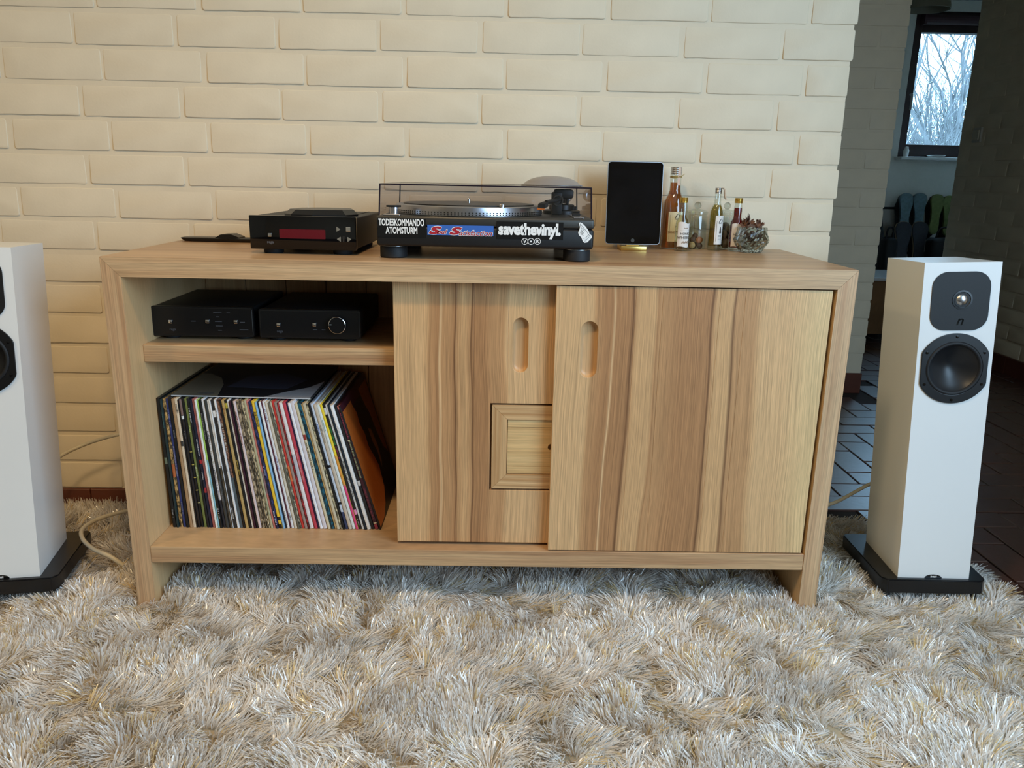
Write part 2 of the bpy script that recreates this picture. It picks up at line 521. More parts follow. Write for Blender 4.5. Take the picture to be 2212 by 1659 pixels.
# walls behind and to the right of the photographer; the right one is an added partition, its opening holding the daylight lamp
panel('wall_behind', -2.6, 3.63, -4.1, -4.0, -0.006, CEIL, M['paint'])
panel('wall_added_right', 2.5, 2.6, -4.0, -2.6, -0.006, CEIL, M['paint'])
panel('wall_added_right_end', 2.5, 2.6, -0.9, 0.1, -0.006, CEIL, M['paint'])
panel('wall_added_right_sill', 2.5, 2.6, -2.6, -0.9, -0.006, 0.50, M['paint'])
panel('wall_added_right_lintel', 2.5, 2.6, -2.6, -0.9, 2.20, CEIL, M['paint'])

# bricks: a handful of worn shapes, every brick its own object
def brick_mesh(i, w=0.239, h=0.0725):
    """painted brick: proud at its lower edge, nearly flush at the top, worn rounded outline"""
    rnd = random.Random(50 + i)
    j = lambda s_: rnd.uniform(-s_, s_)
    lo, hi = 0.0027 + j(0.0010), 0.0002 + j(0.0004)
    pts = []
    for (x0, z0), (x1, z1), n in (((w - 0.005, h), (0.005, h), 7), ((0, h - 0.005), (0, 0.005), 3), ((0.005, 0), (w - 0.005, 0), 7), ((w, 0.005), (w, h - 0.005), 3)):
        for k in range(n + 1):
            t = k / n
            pts.append((x0 + (x1 - x0) * t + j(0.0007), z0 + (z1 - z0) * t + j(0.0007)))
        ex = {(0.005, h): (0.0014, h - 0.0014), (0, 0.005): (0.0014, 0.0014), (w - 0.005, 0): (w - 0.0014, 0.0014), (w, h - 0.005): (w - 0.0014, h - 0.0014)}[(x1, z1)]
        pts.append(ex)
    f = lambda z: -(lo + (hi - lo) * max(0, min(1, z / h)))
    b = B()
    cx, cz = w / 2, h / 2
    rings = []
    for ins, fy in ((0.0, lambda z: 0.010), (0.0, lambda z: f(z) + 0.0011), (0.0006, lambda z: f(z) + 0.0003), (0.0018, f)):
        rings.append([b.bm.verts.new((x - ins * (1 if x > cx else -1) * (1 if abs(x - cx) > cx - 0.006 else 0), fy(z), z - ins * (1 if z > cz else -1) * (1 if abs(z - cz) > cz - 0.006 else 0))) for x, z in pts])
    n = len(pts)
    for r0, r1 in zip(rings, rings[1:]):
        for k in range(n):
            b.bm.faces.new((r0[k], r0[(k + 1) % n], r1[(k + 1) % n], r1[k]))
    b.bm.faces.new(rings[-1])
    return b.mesh('brick', 50)

BR = [brick_mesh(i) for i in range(8)]
for me in BR:
    me.materials.append(M['paint'])
BRH = [me.copy() for me in BR[:4]]
for me in BRH:
    me.materials[0] = M['paint_hall']
BRG = [me.copy() for me in BR[:4]]
for me in BRG:
    me.materials[0] = M['paint_right']

def lay(meshes, parent, x0, length, z, place):
    o = bpy.data.objects.new('brick', random.choice(meshes))
    COL.objects.link(o)
    o.parent = parent
    place(o, x0, z)
    if abs(length - 0.239) > 0.004:
        o.scale.x = length / 0.239
    return o

for k in range(-4, 16):
    z = ZB - k * HZ
    off = -0.243 + (0.063 if k % 2 == 0 else 0.0)
    for jx in range(-4, 9):
        x = off + 0.25 * jx + random.uniform(-0.003, 0.003)
        if x < -1.1 or x > XC - 0.03:
            continue
        w = 0.239 if x + 0.239 < XC - 0.02 else XC - x + random.uniform(-0.003, 0.003)
        def put(o, xx, zz):
            o.location = (xx, YW - random.uniform(0, 0.0008), zz + random.uniform(-0.0012, 0.0012))
        lay(BR, wall_main, x, w, z, put)
for k in range(-6, 15):
    z = 1.3645 - 0.0035 - (k) * 0.0838
    off = 2.53 - 0.239 + (0.0 if k % 2 else 0.125)
    for jx in range(0, -5, -1):
        x = off + 0.25 * jx
        w = min(0.239, 2.53 - x)
        if w < 0.05 or x < 1.45:
            continue
        lay(BRH, wall_hall, x, w, z, lambda o, xx, zz: setattr(o, 'location', (xx, 2.0, zz)))
for k in range(0, 24):
    z = 0.092 + k * 0.0838
    for jx in range(0, 7):
        y = 3.20 - (0.0 if k % 2 else 0.125) - 0.25 * jx
        w = 0.239
        if jx == 0 and k % 2 == 0:
            lay(BRG, wall_side, 3.20, 0.113, z, lambda o, yy, zz: (setattr(o, 'location', (3.5, yy, zz)), setattr(o, 'rotation_euler', (0, 0, -PI / 2))))
        def put(o, yy, zz):
            o.location = (3.5, yy, zz)
            o.rotation_euler = (0, 0, -PI / 2)
        lay(BRG, wall_side, y, w, z, put)

# clay skirting tiles along the walls
def skirting(name, x0, x1, y, z1=0.083, axis='x', n=6):
    root = struct(B().box(*((x0, x1, y - 0.008, y + 0.002) if axis == 'x' else (y - 0.008, y + 0.002, x0, x1)), -0.006, z1 - 0.004).build(name, M['skirt']))
    for i in range(n):
        a, b = x0 + (x1 - x0) * i / n + 0.001, x0 + (x1 - x0) * (i + 1) / n - 0.001
        bb = B().box(*((a, b, y - 0.012, y) if axis == 'x' else (y - 0.012, y, a, b)), -0.004, z1, 0.0015, 1)
        bb.build('skirting_tile', M['skirt'], root)
skirting('baseboard_back', -1.1, XC, YW, n=11)
skirting('baseboard_hall', 1.5, 2.53, 2.0, z1=0.092, n=4)
skirting('baseboard_right', 0.6, 3.20, 3.5, z1=0.090, axis='y', n=10)

# floor: clay blocks in herringbone, each block laid by itself
U = 0.1085
tile_me = [B().box(0.0025, 2 * U - 0.0025, 0.0025, U - 0.0025, -0.012, 0.0, 0.002, 1, only=lambda c, d: c.z > -0.006).mesh('tile') for _ in range(2)]
for me in tile_me:
    me.materials.append(M['tile'])
def tile(i, j, vertical):
    o = bpy.data.objects.new('tile', tile_me[0])
    COL.objects.link(o)
    o.parent = floor
    if vertical:
        o.location = (2.011 + (i + 1) * U, 0.813 + j * U, random.uniform(-0.001, 0.0008))
        o.rotation_euler = (random.uniform(-0.006, 0.006), random.uniform(-0.006, 0.006), PI / 2)
    else:
        o.location = (2.011 + i * U, 0.813 + j * U, random.uniform(-0.001, 0.0008))
        o.rotation_euler = (random.uniform(-0.006, 0.006), random.uniform(-0.006, 0.006), 0)
n_tile = 0
for j in range(-8, 26):
    for i in range(-3, 14):
        c = (i - j) % 4
        x, y = 2.011 + i * U, 0.813 + j * U
        if c not in (0, 3):
            continue
        if x < 1.69 or x > 3.44 or x < 0.9 + (y + 1.61) * 0.36 or x > 1.05 + (y + 1.61) * 0.74:
            continue
        if x < 2.55 and y > 1.78:
            continue
        tile(i, j, c == 3)
        n_tile += 1
for i in range(-26, -17):
    for j in range(-5, -3):
        if (i - j) % 4 in (0, 3) and 0.813 + j * U + 2 * U < YW - 0.012 + U * ((i - j) % 4 == 0):
            tile(i, j, (i - j) % 4 == 3)

# window of the far room: frame, pane, sill
win = struct(bpy.data.objects.new('window_1', None))
COL.objects.link(win)
win.location = (WX0, FY, WZ0)
ROOM[win.name] = (WX0, FY, WZ0)
fw = 0.055
b = B()
b.box(WX0, WX0 + fw, FY + 0.01, FY + 0.08, WZ0, WZ1, 0.004)
b.box(WX1 - fw, WX1, FY + 0.01, FY + 0.08, WZ0, WZ1, 0.004)
b.box(WX0 + fw, WX1 - fw, FY + 0.012, FY + 0.078, WZ0, WZ0 + 0.085, 0.004)
b.box(WX0 + fw, WX1 - fw, FY + 0.012, FY + 0.078, WZ1 - 0.13, WZ1, 0.004)
b.build('window_frame', M['frame'], win)
B().box(WX0 + fw - 0.004, WX1 - fw + 0.004, FY + 0.042, FY + 0.048, WZ0 + 0.08, WZ1 - 0.12).build('window_pane', M['window_glass'], win)
B().box(WX0 - 0.02, WX1 + 0.02, FY - 0.10, FY + 0.012, WZ0 - 0.022, WZ0 - 0.002, 0.003).build('window_sill', M['satin_white'], win)
b = B().tube([(WX0 + 0.03, FY - 0.004, 1.56), (WX0 + 0.03, FY - 0.03, 1.56), (WX0 + 0.03, FY - 0.035, 1.46)], 0.009)
b.build('window_handle', M['alu'], win)
b = B().tube([(WX0 + 0.05, FY - 0.018, WZ1 - 0.055), (WX1 - 0.05, FY - 0.018, WZ1 - 0.055)], 0.032, 12)
b.box(WX0 + 0.035, WX0 + 0.05, FY - 0.05, FY + 0.012, WZ1 - 0.09, WZ1 - 0.02)
b.build('roller_blind', plain('plum_blind', srgb(70, 44, 50), 0.7, noise=0.05), win)
struct(B().box(3.3, 4.4, FY - 0.12, FY, 2.16, 2.24, 0.005).build('trim_1', plain('grey_beam', srgb(150, 150, 150), 0.6, noise=0.05)))

# light switch on the right-hand wall
panel('wall_far_near', 3.63, 4.5, 3.0, 3.1, -0.006, CEIL, M['plaster'])
sw = thing('light_switch', 'light switch plate on the white painted brick wall', 'switch', (3.494, 3.02, 1.24))
b = B().box(3.484, 3.497, 2.98, 3.06, 1.20, 1.28, 0.003)
b.build('switch_plate', plain('pale_switch_plate', srgb(200, 192, 176), 0.4, noise=0.02), sw)
B().box(3.479, 3.486, 2.993, 3.047, 1.213, 1.267, 0.002).build('rocker', plain('switch_rocker', srgb(214, 204, 180), 0.4, noise=0.02), sw)

# ------------------------------------------------------------------ the sideboard
W, H, DP, T, ST = 1.545, 0.790, 0.472, 0.041, 0.040
Z0 = 0.006
cab = thing('sideboard', 'long wooden sideboard with mitred frame, two sliding doors and open shelves', 'sideboard', (W / 2, DP / 2, Z0))
# mitred top and sides
e = 0.0012
fnx = lambda a, b, d: (a, d, b)
top_pts = [(0.0, H), (W, H), (W - ST, H - T), (ST, H - T)]
b = B().prism(top_pts, fnx, 0.0, DP, 0.0012)
top = b.build('top_panel', M['top'], cab)
# the front edge shows the long grain of its own lipping
lip = B().prism([(0.0006, H - 0.0006), (W - 0.0006, H - 0.0006), (W - ST, H - T + 0.0004), (ST, H - T + 0.0004)], fnx, -0.0012, 0.010)
lip.build('front_edge', M['edge'], top)
for s in (0, 1):
    pts = [(0.0, Z0), (0.0, H), (ST, H - T), (ST, Z0)]
    if s:
        pts = [(W - a, c) for a, c in pts]
    sp = B().prism(pts, fnx, 0.0, DP, 0.0012).build('side_panel', M['inner'], cab)
    p2 = [(0.0006, Z0), (0.0006, H - 0.0012), (ST - 0.0004, H - T + 0.0002), (ST - 0.0004, Z0)]
    if s:
        p2 = [(W - a, c) for a, c in p2]
    B().prism(p2, fnx, -0.0012, 0.010).build('front_edge', M['leg'], sp)
B().box(ST, W - ST, 0.0, 0.45, 0.111, 0.150, 0.0015).build('bottom_shelf', M['shelf'], cab)
B().box(ST, 0.66, 0.064, 0.45, 0.557, 0.595, 0.0015).build('middle_shelf', M['shelf'], cab)
B().box(0.66, 0.684, 0.055, 0.45, 0.150, H - T, 0.001).build('divider', M['inner'], cab)
# back boards, with a cable slot behind the upper compartment
xs = [ST + 0.0005 + (W - 2 * ST) * i / 14 for i in range(15)]
for i in range(14):
    z1 = 0.70 if 1 <= i <= 2 else H - T
    B().box(xs[i] + 0.0008, xs[i + 1] - 0.0008, 0.45, 0.462, 0.111, z1, 0.001, 1).build('back_board', M['back'], cab)

# sliding doors: glued-up staves
d1y0, d1y1, d2y0, d2y1 = 0.028, 0.048, 0.003, 0.023
def door(name, label):
    o = bpy.data.objects.new(name, None)
    COL.objects.link(o)
    o.parent = cab
    o.matrix_parent_inverse = Matrix.Translation((-W / 2, -DP / 2, -Z0))
    return o
door1 = door('sliding_door', None)
zb1, zt1 = 0.157, 0.7485
def sh(p):                                     # measured on the front plane -> on the recessed door
    return p
pk1 = at(1124.5, 746, 1, d1y0)
pull1 = stadium(pk1.x, pk1.z, 0.0162, 0.0595)
cut = (at(1058, 960, 1, d1y0).x, 1.066, at(1058, 1059, 1, d1y0).z, at(1058, 871, 1, d1y0).z)
g = 0.0
def stave(outer, holes, dr, mat, y0, y1):
    me = plate(outer, holes, 0, y1 - y0, lambda a, b_, d: (a, y1 - d, b_), bev=0.0007)
    return add('stave', me, mat, dr)
xs1 = [at(848, 616, 1, d1y0).x, 0.652, 0.7205, 0.7565]
xs1 = [xs1[0], 0.7205, 0.7565, 0.829, 1.165]
R4 = lambda a, b_: [(a, zb1), (b_, zb1), (b_, zt1), (a, zt1)]
stave(R4(xs1[0], xs1[1]), [], door1, M['door_l'], d1y0, d1y1)
stave(R4(xs1[1], xs1[2]), [], door1, M['door_l'], d1y0, d1y1)
cx0, cx1, cz0, cz1 = cut
stave([(xs1[2], zb1), (xs1[3], zb1), (xs1[3], cz0), (cx0, cz0), (cx0, cz1), (xs1[3], cz1), (xs1[3], zt1), (xs1[2], zt1)], [], door1, M['door_l'], d1y0, d1y1)
stave([(xs1[3], zb1), (xs1[4], zb1), (xs1[4], zt1), (xs1[3], zt1), (xs1[3], cz1), (cx1, cz1), (cx1, cz0), (xs1[3], cz0)], [pull1], door1, M['door_l'], d1y0, d1y1)

def finger_pull(pts, c, y0, dr):
    """milled hollow: walls and a dished floor"""
    b = B()
    n = len(pts)
    rings = []
    for sc, dy in ((1.04, 0.0012), (0.99, 0.004), (0.95, 0.0105), (0.84, 0.0128), (0.5, 0.0142)):
        ring = []
        for a, z in pts:
            da, dz = a - c.x, z - c.z
            hw = 0.0165
            k = (1 - sc) * hw
            L = math.hypot(da, dz)
            zz = max(-(0.0595 - hw), min(0.0595 - hw, dz))
            ring.append(b.bm.verts.new((c.x + da * sc, y0 + dy, c.z + zz + (dz - zz) * sc)))
        rings.append(ring)
    for r0, r1 in zip(rings, rings[1:]):
        for i in range(n):
            b.bm.faces.new((r0[i], r0[(i + 1) % n], r1[(i + 1) % n], r1[i]))
    b.bm.faces.new(rings[-1])
    b.build('finger_pull', M['pull'], dr, 180)
finger_pull(pull1, pk1, d1y0, door1)

# little hatch set into the door: mitred frame, panel with a finger hole
hx0, hx1, hz0, hz1, fwid = cx0 + 0.004, cx1 - 0.004, cz0 + 0.004, cz1 - 0.004, 0.0335
hy = d1y0 + 0.0015
ix0, ix1, iz0, iz1 = hx0 + fwid, hx1 - fwid, hz0 + fwid, hz1 - fwid
for pts, mt in (([(hx0, hz0), (ix0, iz0), (ix0, iz1), (hx0, hz1)], 'hatch_v'), ([(hx1, hz0), (hx1, hz1), (ix1, iz1), (ix1, iz0)], 'hatch_v'),
                ([(hx0, hz1), (ix0, iz1), (ix1, iz1), (hx1, hz1)], 'hatch_h'), ([(hx0, hz0), (hx1, hz0), (ix1, iz0), (ix0, iz0)], 'hatch_h')):
    B().prism(pts, fnx, hy, hy + 0.018, 0.0006).build('hatch_frame', M[mt], door1)
hc = ((hx0 + hx1) / 2, (iz0 + iz1) / 2)
hole = [(hc[0] + 0.0085 * math.cos(2 * PI * k / 20), hc[1] + 0.0085 * math.sin(2 * PI * k / 20)) for k in range(20)]
for za, zb_, hs in ((iz0 + 0.0012, iz0 + 0.018, []), (iz0 + 0.0186, iz1 - 0.0186, [hole]), (iz1 - 0.018, iz1 - 0.0012, [])):
    me = plate([(ix0 + 0.0012, za), (ix1 - 0.0012, za), (ix1 - 0.0012, zb_), (ix0 + 0.0012, zb_)], hs, 0, 0.010, lambda a, b_, d: (a, hy + 0.0135 - d, b_), bev=0.0004)
    add('hatch_panel', me, M['hatch_p'], door1)
B().box(cx0 - 0.01, cx1 + 0.01, d1y1 - 0.001, d1y1 + 0.004, cz0 - 0.01, cz1 + 0.01).build('hatch_back', M['back'], door1)

door2 = door('sliding_door', None)
zb2, zt2 = 0.1525, 0.7465
pk2 = at(1272, 755.5, 1, d2y0)
pull2 = stadium(pk2.x, pk2.z, 0.0178, 0.0605)
ed = [0.9265, 1.091, 1.147, 1.266, 1.318, 1.4985]
for i in range(5):
    a, c = ed[i], ed[i + 1]
    lean = [0, -0.006, 0.010, 0, -0.002, 0]
    outer = [(a - lean[i] * 0.0 , zb2), (c, zb2), (c, zt2), (a, zt2)]
    stave(outer, [pull2] if i == 0 else [], door2, M['door_r'], d2y0, d2y1)
finger_pull(pull2, pk2, d2y0, door2)

# ------------------------------------------------------------------ turntable on the sideboard
TY = 0.050                                     # its front face
tt = thing('turntable', 'black turntable with smoked dust cover and band stickers on its front', 'turntable', (0.778, 0.225, H))
TX0, TX1 = 0.552, 1.0035
b = B().box(TX0, TX1, TY, TY + 0.352, 0.817, 0.8585, 0.006, 3)
body = b.build('plinth_base', M['black'], tt, 40)
b = B().box(TX0, TX1, TY + 0.0005, TY + 0.3515, 0.859, 0.8785, 0.004, 3)
b.build('top_plate', M['graphite'], tt, 40)
for fx, fy in ((0.5815, 0.094), (0.972, 0.084), (0.585, 0.365), (0.97, 0.365)):
    foot = B().lathe([(0, H), (0.026, H), (0.0285, H + 0.002), (0.0285, H + 0.0225), (0.0275, H + 0.0245), (0.0245, H + 0.0245), (0, H + 0.0235)], (fx, fy, 0), 40,
                     wob=lambda r, h, a, i: r + (0.00035 * (1 if int(a * 40 / (2 * PI) + 0.5) % 2 else -1) if r > 0.028 else 0)).build('foot', M['black_rubber'], tt, 30)
    B().lathe([(0.0232, H + 0.0240), (0.0272, H + 0.0246), (0.0272, H + 0.0252), (0.0232, H + 0.0252), (0.0232, H + 0.0240)], (fx, fy, 0), 40).build('foot_ring', M['alu'], foot, 40)
    B().lathe([(0, H + 0.022), (0.0085, H + 0.022), (0.0085, H + 0.0285), (0.0215, H + 0.0295), (0.0225, H + 0.032), (0.019, H + 0.037), (0.010, H + 0.0405), (0, H + 0.041)], (fx, fy, 0), 32).build('foot_boot', M['black_rubber'], foot, 50)
# platter, mat and record
pc = (0.736, 0.226)
b = B().lathe([(0, 0.8785), (0.160, 0.8785), (0.166, 0.8800), (0.166, 0.8885), (0.164, 0.8975), (0.160, 0.8990), (0, 0.8990)], (pc[0], pc[1], 0), 96)
plat = b.build('platter', M['alu'], tt, 30)
b = B()
for k in range(140):
    a = 2 * PI * k / 140
    ca, sa = math.cos(a), math.sin(a)
    for zz in (0.8825, 0.8865):
        q = lambda r_, t_, h_: (pc[0] + r_ * ca - t_ * sa, pc[1] + r_ * sa + t_ * ca, zz + h_)
        b.hexa([q(0.1645, -0.0013, -0.0012), q(0.1667, -0.0013, -0.0012), q(0.1667, 0.0013, -0.0012), q(0.1645, 0.0013, -0.0012),
                q(0.1645, -0.0013, 0.0012), q(0.1667, -0.0013, 0.0012), q(0.1667, 0.0013, 0.0012), q(0.1645, 0.0013, 0.0012)])
b.build('strobe_dots', M['black'], plat)
B().lathe([(0, 0.899), (0.1475, 0.899), (0.1480, 0.9000), (0.1475, 0.9015), (0.0, 0.9020)], (pc[0], pc[1], 0), 80).build('slip_mat', M['black_satin'], plat, 30)
B().lathe([(0.0036, 0.900), (0.0036, 0.911), (0.002, 0.9135), (0, 0.914)], (pc[0], pc[1], 0), 16).build('spindle', M['chrome'], plat, 50)
# strobe lamp housing, target light, pitch fader
b = B().lathe([(0, 0.8785), (0.0105, 0.8785), (0.0105, 0.8945), (0.0150, 0.8955), (0.0150, 0.8975), (0, 0.8978)], (0.583, 0.092, 0), 28)
b.build('strobe_switch', M['chrome'], tt, 40)
B().lathe([(0.0153, 0.8950), (0.0156, 0.8955), (0.0156, 0.8985), (0.0, 0.8990)], (0.583, 0.092, 0), 28).build('strobe_cap', M['black'], tt, 40)
B().lathe([(0, 0.8785), (0.0056, 0.8785), (0.0056, 0.9040), (0.0045, 0.9055), (0, 0.9057)], (0.8115, 0.088, 0), 24).build('target_lamp', M['chrome'], tt, 40)
b = B().box(0.553 + 0.012, 0.60, 0.060, 0.082, 0.8785, 0.8815, 0.001)
b.build('start_button', M['alu'], tt)
b = B().box(0.963, 0.984, 0.085, 0.215, 0.8785, 0.8810, 0.001)
fad = b.build('pitch_fader', M['alu'], tt)
B().box(0.965, 0.982, 0.140, 0.152, 0.8805, 0.8865, 0.001).build('fader_knob', M['black'], fad)
# tonearm
ac = (0.953, 0.305)
arm = B().lathe([(0, 0.8785), (0.044, 0.8785), (0.044, 0.8860), (0.038, 0.8880), (0.030, 0.8890), (0.030, 0.8990), (0.026, 0.9010), (0.0, 0.9010)], (ac[0], ac[1], 0), 40).build('tonearm_base', M['black_satin'], tt, 35)
b = B().box(ac[0] - 0.016, ac[0] - 0.009, ac[1] - 0.012, ac[1] + 0.012, 0.900, 0.9300, 0.002).box(ac[0] + 0.009, ac[0] + 0.016, ac[1] - 0.012, ac[1] + 0.012, 0.900, 0.9300, 0.002)
b.box(ac[0] - 0.016, ac[0] + 0.016, ac[1] - 0.006, ac[1] + 0.006, 0.922, 0.9300, 0.002)
b.build('gimbal', M['black'], arm)
hp = Vector((0.897, 0.128, 0.9055))
pv = Vector((ac[0], ac[1], 0.9165))
dirv = (pv - hp).normalized()
path = [hp + Vector((0.010, 0.018, 0.003)), hp + Vector((0.030, 0.05, 0.006)), hp + Vector((0.044, 0.10, 0.009)), pv + Vector((0, -0.02, 0)), pv + Vector((0.008, 0.035, 0.001))]
B().tube(path, 0.0048, 12).build('tonearm_tube', M['black_satin'], arm, 60)
wd = Vector((0.22, 0.97, 0.03)).normalized()
c0 = pv + Vector((0.008, 0.034, 0.001))
B().tube([c0, c0 + wd * 0.003, c0 + wd * 0.028, c0 + wd * 0.031], [0.012, 0.0165, 0.0165, 0.013], 24).build('counterweight', M['alu'], arm, 40)
b = B().hexa([tuple(hp + Vector(q)) for q in ((-0.010, -0.022, -0.008), (0.006, -0.024, -0.008), (0.016, 0.018, -0.006), (0.002, 0.022, -0.006), (-0.009, -0.022, 0.002), (0.005, -0.024, 0.002), (0.015, 0.018, 0.005), (0.003, 0.022, 0.005))], 0.001)
hs = b.build('headshell', M['black'], arm)
B().box(hp.x - 0.011, hp.x + 0.006, hp.y - 0.022, hp.y - 0.006, 0.8935, 0.8985, 0.001).build('cartridge', plain('orange_stylus', srgb(226, 120, 40), 0.4, noise=0.03), hs)
b = B().box(0.925, 0.949, 0.235, 0.262, 0.8785, 0.9290, 0.003)
b.box(0.930, 0.975, 0.240, 0.270, 0.915, 0.936, 0.006)
b.build('arm_rest', M['black'], arm, 40)
b = B().lathe([(0.0095, 0), (0.0125, 0), (0.0125, 0.004), (0.0095, 0.004), (0.0095, 0)], (0.939, 0.2305, 0.911), 24, axis='y')
b.build('anti_skate_ring', M['graphite'], arm, 40)
B().box(0.972, 0.990, 0.300, 0.330, 0.8785, 0.8960, 0.002).build('cue_lever', M['black_satin'], arm)
# smoked dust cover, five thin walls
cx0_, cx1_, cy0_, cy1_, cz0_, cz1_, tk = 0.5575, 0.9975, TY + 0.006, TY + 0.338, 0.8795, 0.9430, 0.0028
b = B()
vs = [(cx0_, cy0_), (cx1_, cy0_), (cx1_, cy1_), (cx0_, cy1_)]
lo = [b.bm.verts.new((x, y, cz0_)) for x, y in vs]
ins = 0.003
hi_ = [b.bm.verts.new((x + (ins if x < 0.7 else -ins), y + (ins * 0.5 if y < 0.2 else -ins * 0.5), cz1_)) for x, y in vs]
b.bm.faces.new(hi_)
for k in range(4):
    b.bm.faces.new((lo[k], lo[(k + 1) % 4], hi_[(k + 1) % 4], hi_[k]))
cover = b.build('dust_cover', M['smoke'], tt)
b = B()
for k in range(4):
    b.tube([tuple(hi_p) for hi_p in ((vs[k][0] + (ins if vs[k][0] < 0.7 else -ins), vs[k][1], cz1_ - 0.0012), (vs[(k + 1) % 4][0] + (ins if vs[(k + 1) % 4][0] < 0.7 else -ins), vs[(k + 1) % 4][1], cz1_ - 0.0012))], 0.0015, 6)
    b.tube([(vs[k][0], vs[k][1], cz0_), (vs[k][0] + (ins if vs[k][0] < 0.7 else -ins), vs[k][1], cz1_ - 0.001)], 0.0017, 6)
b.build('cover_edge', M['smoke_edge'], cover, 60)
# stickers on the front
FY_ = TY - 0.0006
def rect_px(u0, v0, u1, v1):
    p, q = at(u0, v0, 1, FY_), at(u1, v1, 1, FY_)
    return p.x, p.z, q.x, q.z
def sticker(u0, v0, u1, v1, mat, name='sticker'):
    x0, z1, x1, z0 = rect_px(u0, v0, u1, v1)
    return B().box(x0, x1, FY_ - 0.0003, TY + 0.002, z0, z1).build(name, mat, tt), (x0 + x1) / 2, (z0 + z1) / 2, x1 - x0, z1 - z0
def on_front(cx, cz, dy, slope=0.0):
    return lambda x, y, d: (cx + x, FY_ - dy - d, cz + y + slope * x)
s, cx, cz, w, h = sticker(815, 471, 920, 514, M['sticker_black'])
add('lettering', fit_letters('TODESKOMMANDO', 817.5, 472.5, 916.5, 488, FY_, 0.0004, 0.0006), M['white'], s)
add('lettering', fit_letters('ATOMSTURM', 833, 490, 901.5, 505, FY_, 0.0004, 0.0006), M['white'], s)
s, cx, cz, w, h = sticker(923, 485.5, 1066, 510, M['blue'])
def soul(txt, u0, v0, u1, v1, bold, shear=0.3):
    add('lettering_outline', fit_letters(txt, u0 - 1.2, v0 - 1.2, u1 + 1.2, v1 + 1.2, FY_, 0.0003, bold + 0.0008, shear), M['white'], s)
    add('lettering', fit_letters(txt, u0, v0, u1, v1, FY_, 0.0007, bold, shear), M['red'], s)
soul('S', 926.5, 488.8, 954.0, 506.0, 0.0011)
soul('S', 970.5, 490.5, 998.0, 507.2, 0.0011)
soul('oul', 944.5, 496.5, 966.0, 505.2, 0.0004)
soul('atisfaction', 992.0, 498.0, 1063.5, 509.0, 0.0001)
s, cx, cz, w, h = sticker(1073, 478, 1216, 518.5, M['sticker_black'])
add('lettering', fit_letters('savethevinyl.', 1076.5, 482, 1211.5, 516, FY_, 0.0004, 0.0009, spacing=0.9), M['white'], s)
# three-ring badge with V, dot and R
badge = B()
for u in (1133.5, 1147, 1161):
    p = at(u, 521.5, 1, FY_)
    badge.lathe([(0.0058, 0.0), (0.0068, 0.0), (0.0068, 0.0004), (0.0058, 0.0004), (0.0058, 0.0)], (p.x, FY_ - 0.0006, p.z), 28, axis='y')
p = at(1147, 521.5, 1, FY_)
badge.lathe([(0.0, 0.0), (0.0019, 0.0), (0.0019, 0.0004), (0, 0.0004)], (p.x, FY_ - 0.0006, p.z), 16, axis='y')
bo = badge.build('ring_badge', M['white'], tt)
for ch, u in (('V', 1133.5), ('R', 1161)):
    p = at(u, 521.5, 1, FY_)
    add('lettering', lettering(ch, 0.0095, on_front(p.x, p.z, 0.0004), 0.0003), M['white'], bo)
# pointing hand
zz = lambda a, b_: at(1050 + a / 8.296, 380 + b_ / 8.296, 1, FY_)
hand = [(1682, 832), (1725, 850), (1785, 910), (1838, 985), (1850, 1030), (1897, 1076), (1890, 1112), (1815, 1190), (1765, 1198), (1735, 1175), (1705, 1100), (1662, 1062), (1650, 1012), (1672, 965), (1684, 915), (1660, 862)]
pts = [(zz(a, c).x, zz(a, c).z) for a, c in hand]
hnd = B().prism(pts, front, FY_ - 0.0004, TY + 0.001).build('hand_sticker', M['white'], tt)
b = B()
for ln in ([(1682, 858), (1765, 950), (1815, 1010), (1835, 1050)], [(1680, 870), (1705, 930), (1770, 990)], [(1690, 985), (1740, 1010), (1755, 1035)], [(1680, 1010), (1725, 1035)], [(1680, 1035), (1715, 1055)],
           [(1700, 960), (1725, 985), (1718, 1010), (1720, 1050), (1745, 1070)], [(1835, 1050), (1875, 1085)], [(1740, 1120), (1790, 1110), (1835, 1055)], [(1750, 1150), (1800, 1140), (1850, 1090)], [(1755, 1172), (1800, 1160)]):
    b.tube([(zz(a, c).x, FY_ - 0.0005, zz(a, c).z) for a, c in ln], 0.00035, 4)
b.build('hand_lines', M['sticker_black'], hnd)

# small grey dome lying on the dust cover
dm = B().lathe([(0.072, 0.9435), (0.072, 0.9450), (0.066, 0.9462), (0.060, 0.9515), (0.050, 0.9570), (0.036, 0.9615), (0.018, 0.9640), (0, 0.9647), (0, 0.9435), (0.072, 0.9435)], (0.927, 0.29, 0), 48).build('grey_dome', M['dome'], None, 40)
tag(dm, 'small grey frosted dome lying on the turntable dust cover', 'dome')

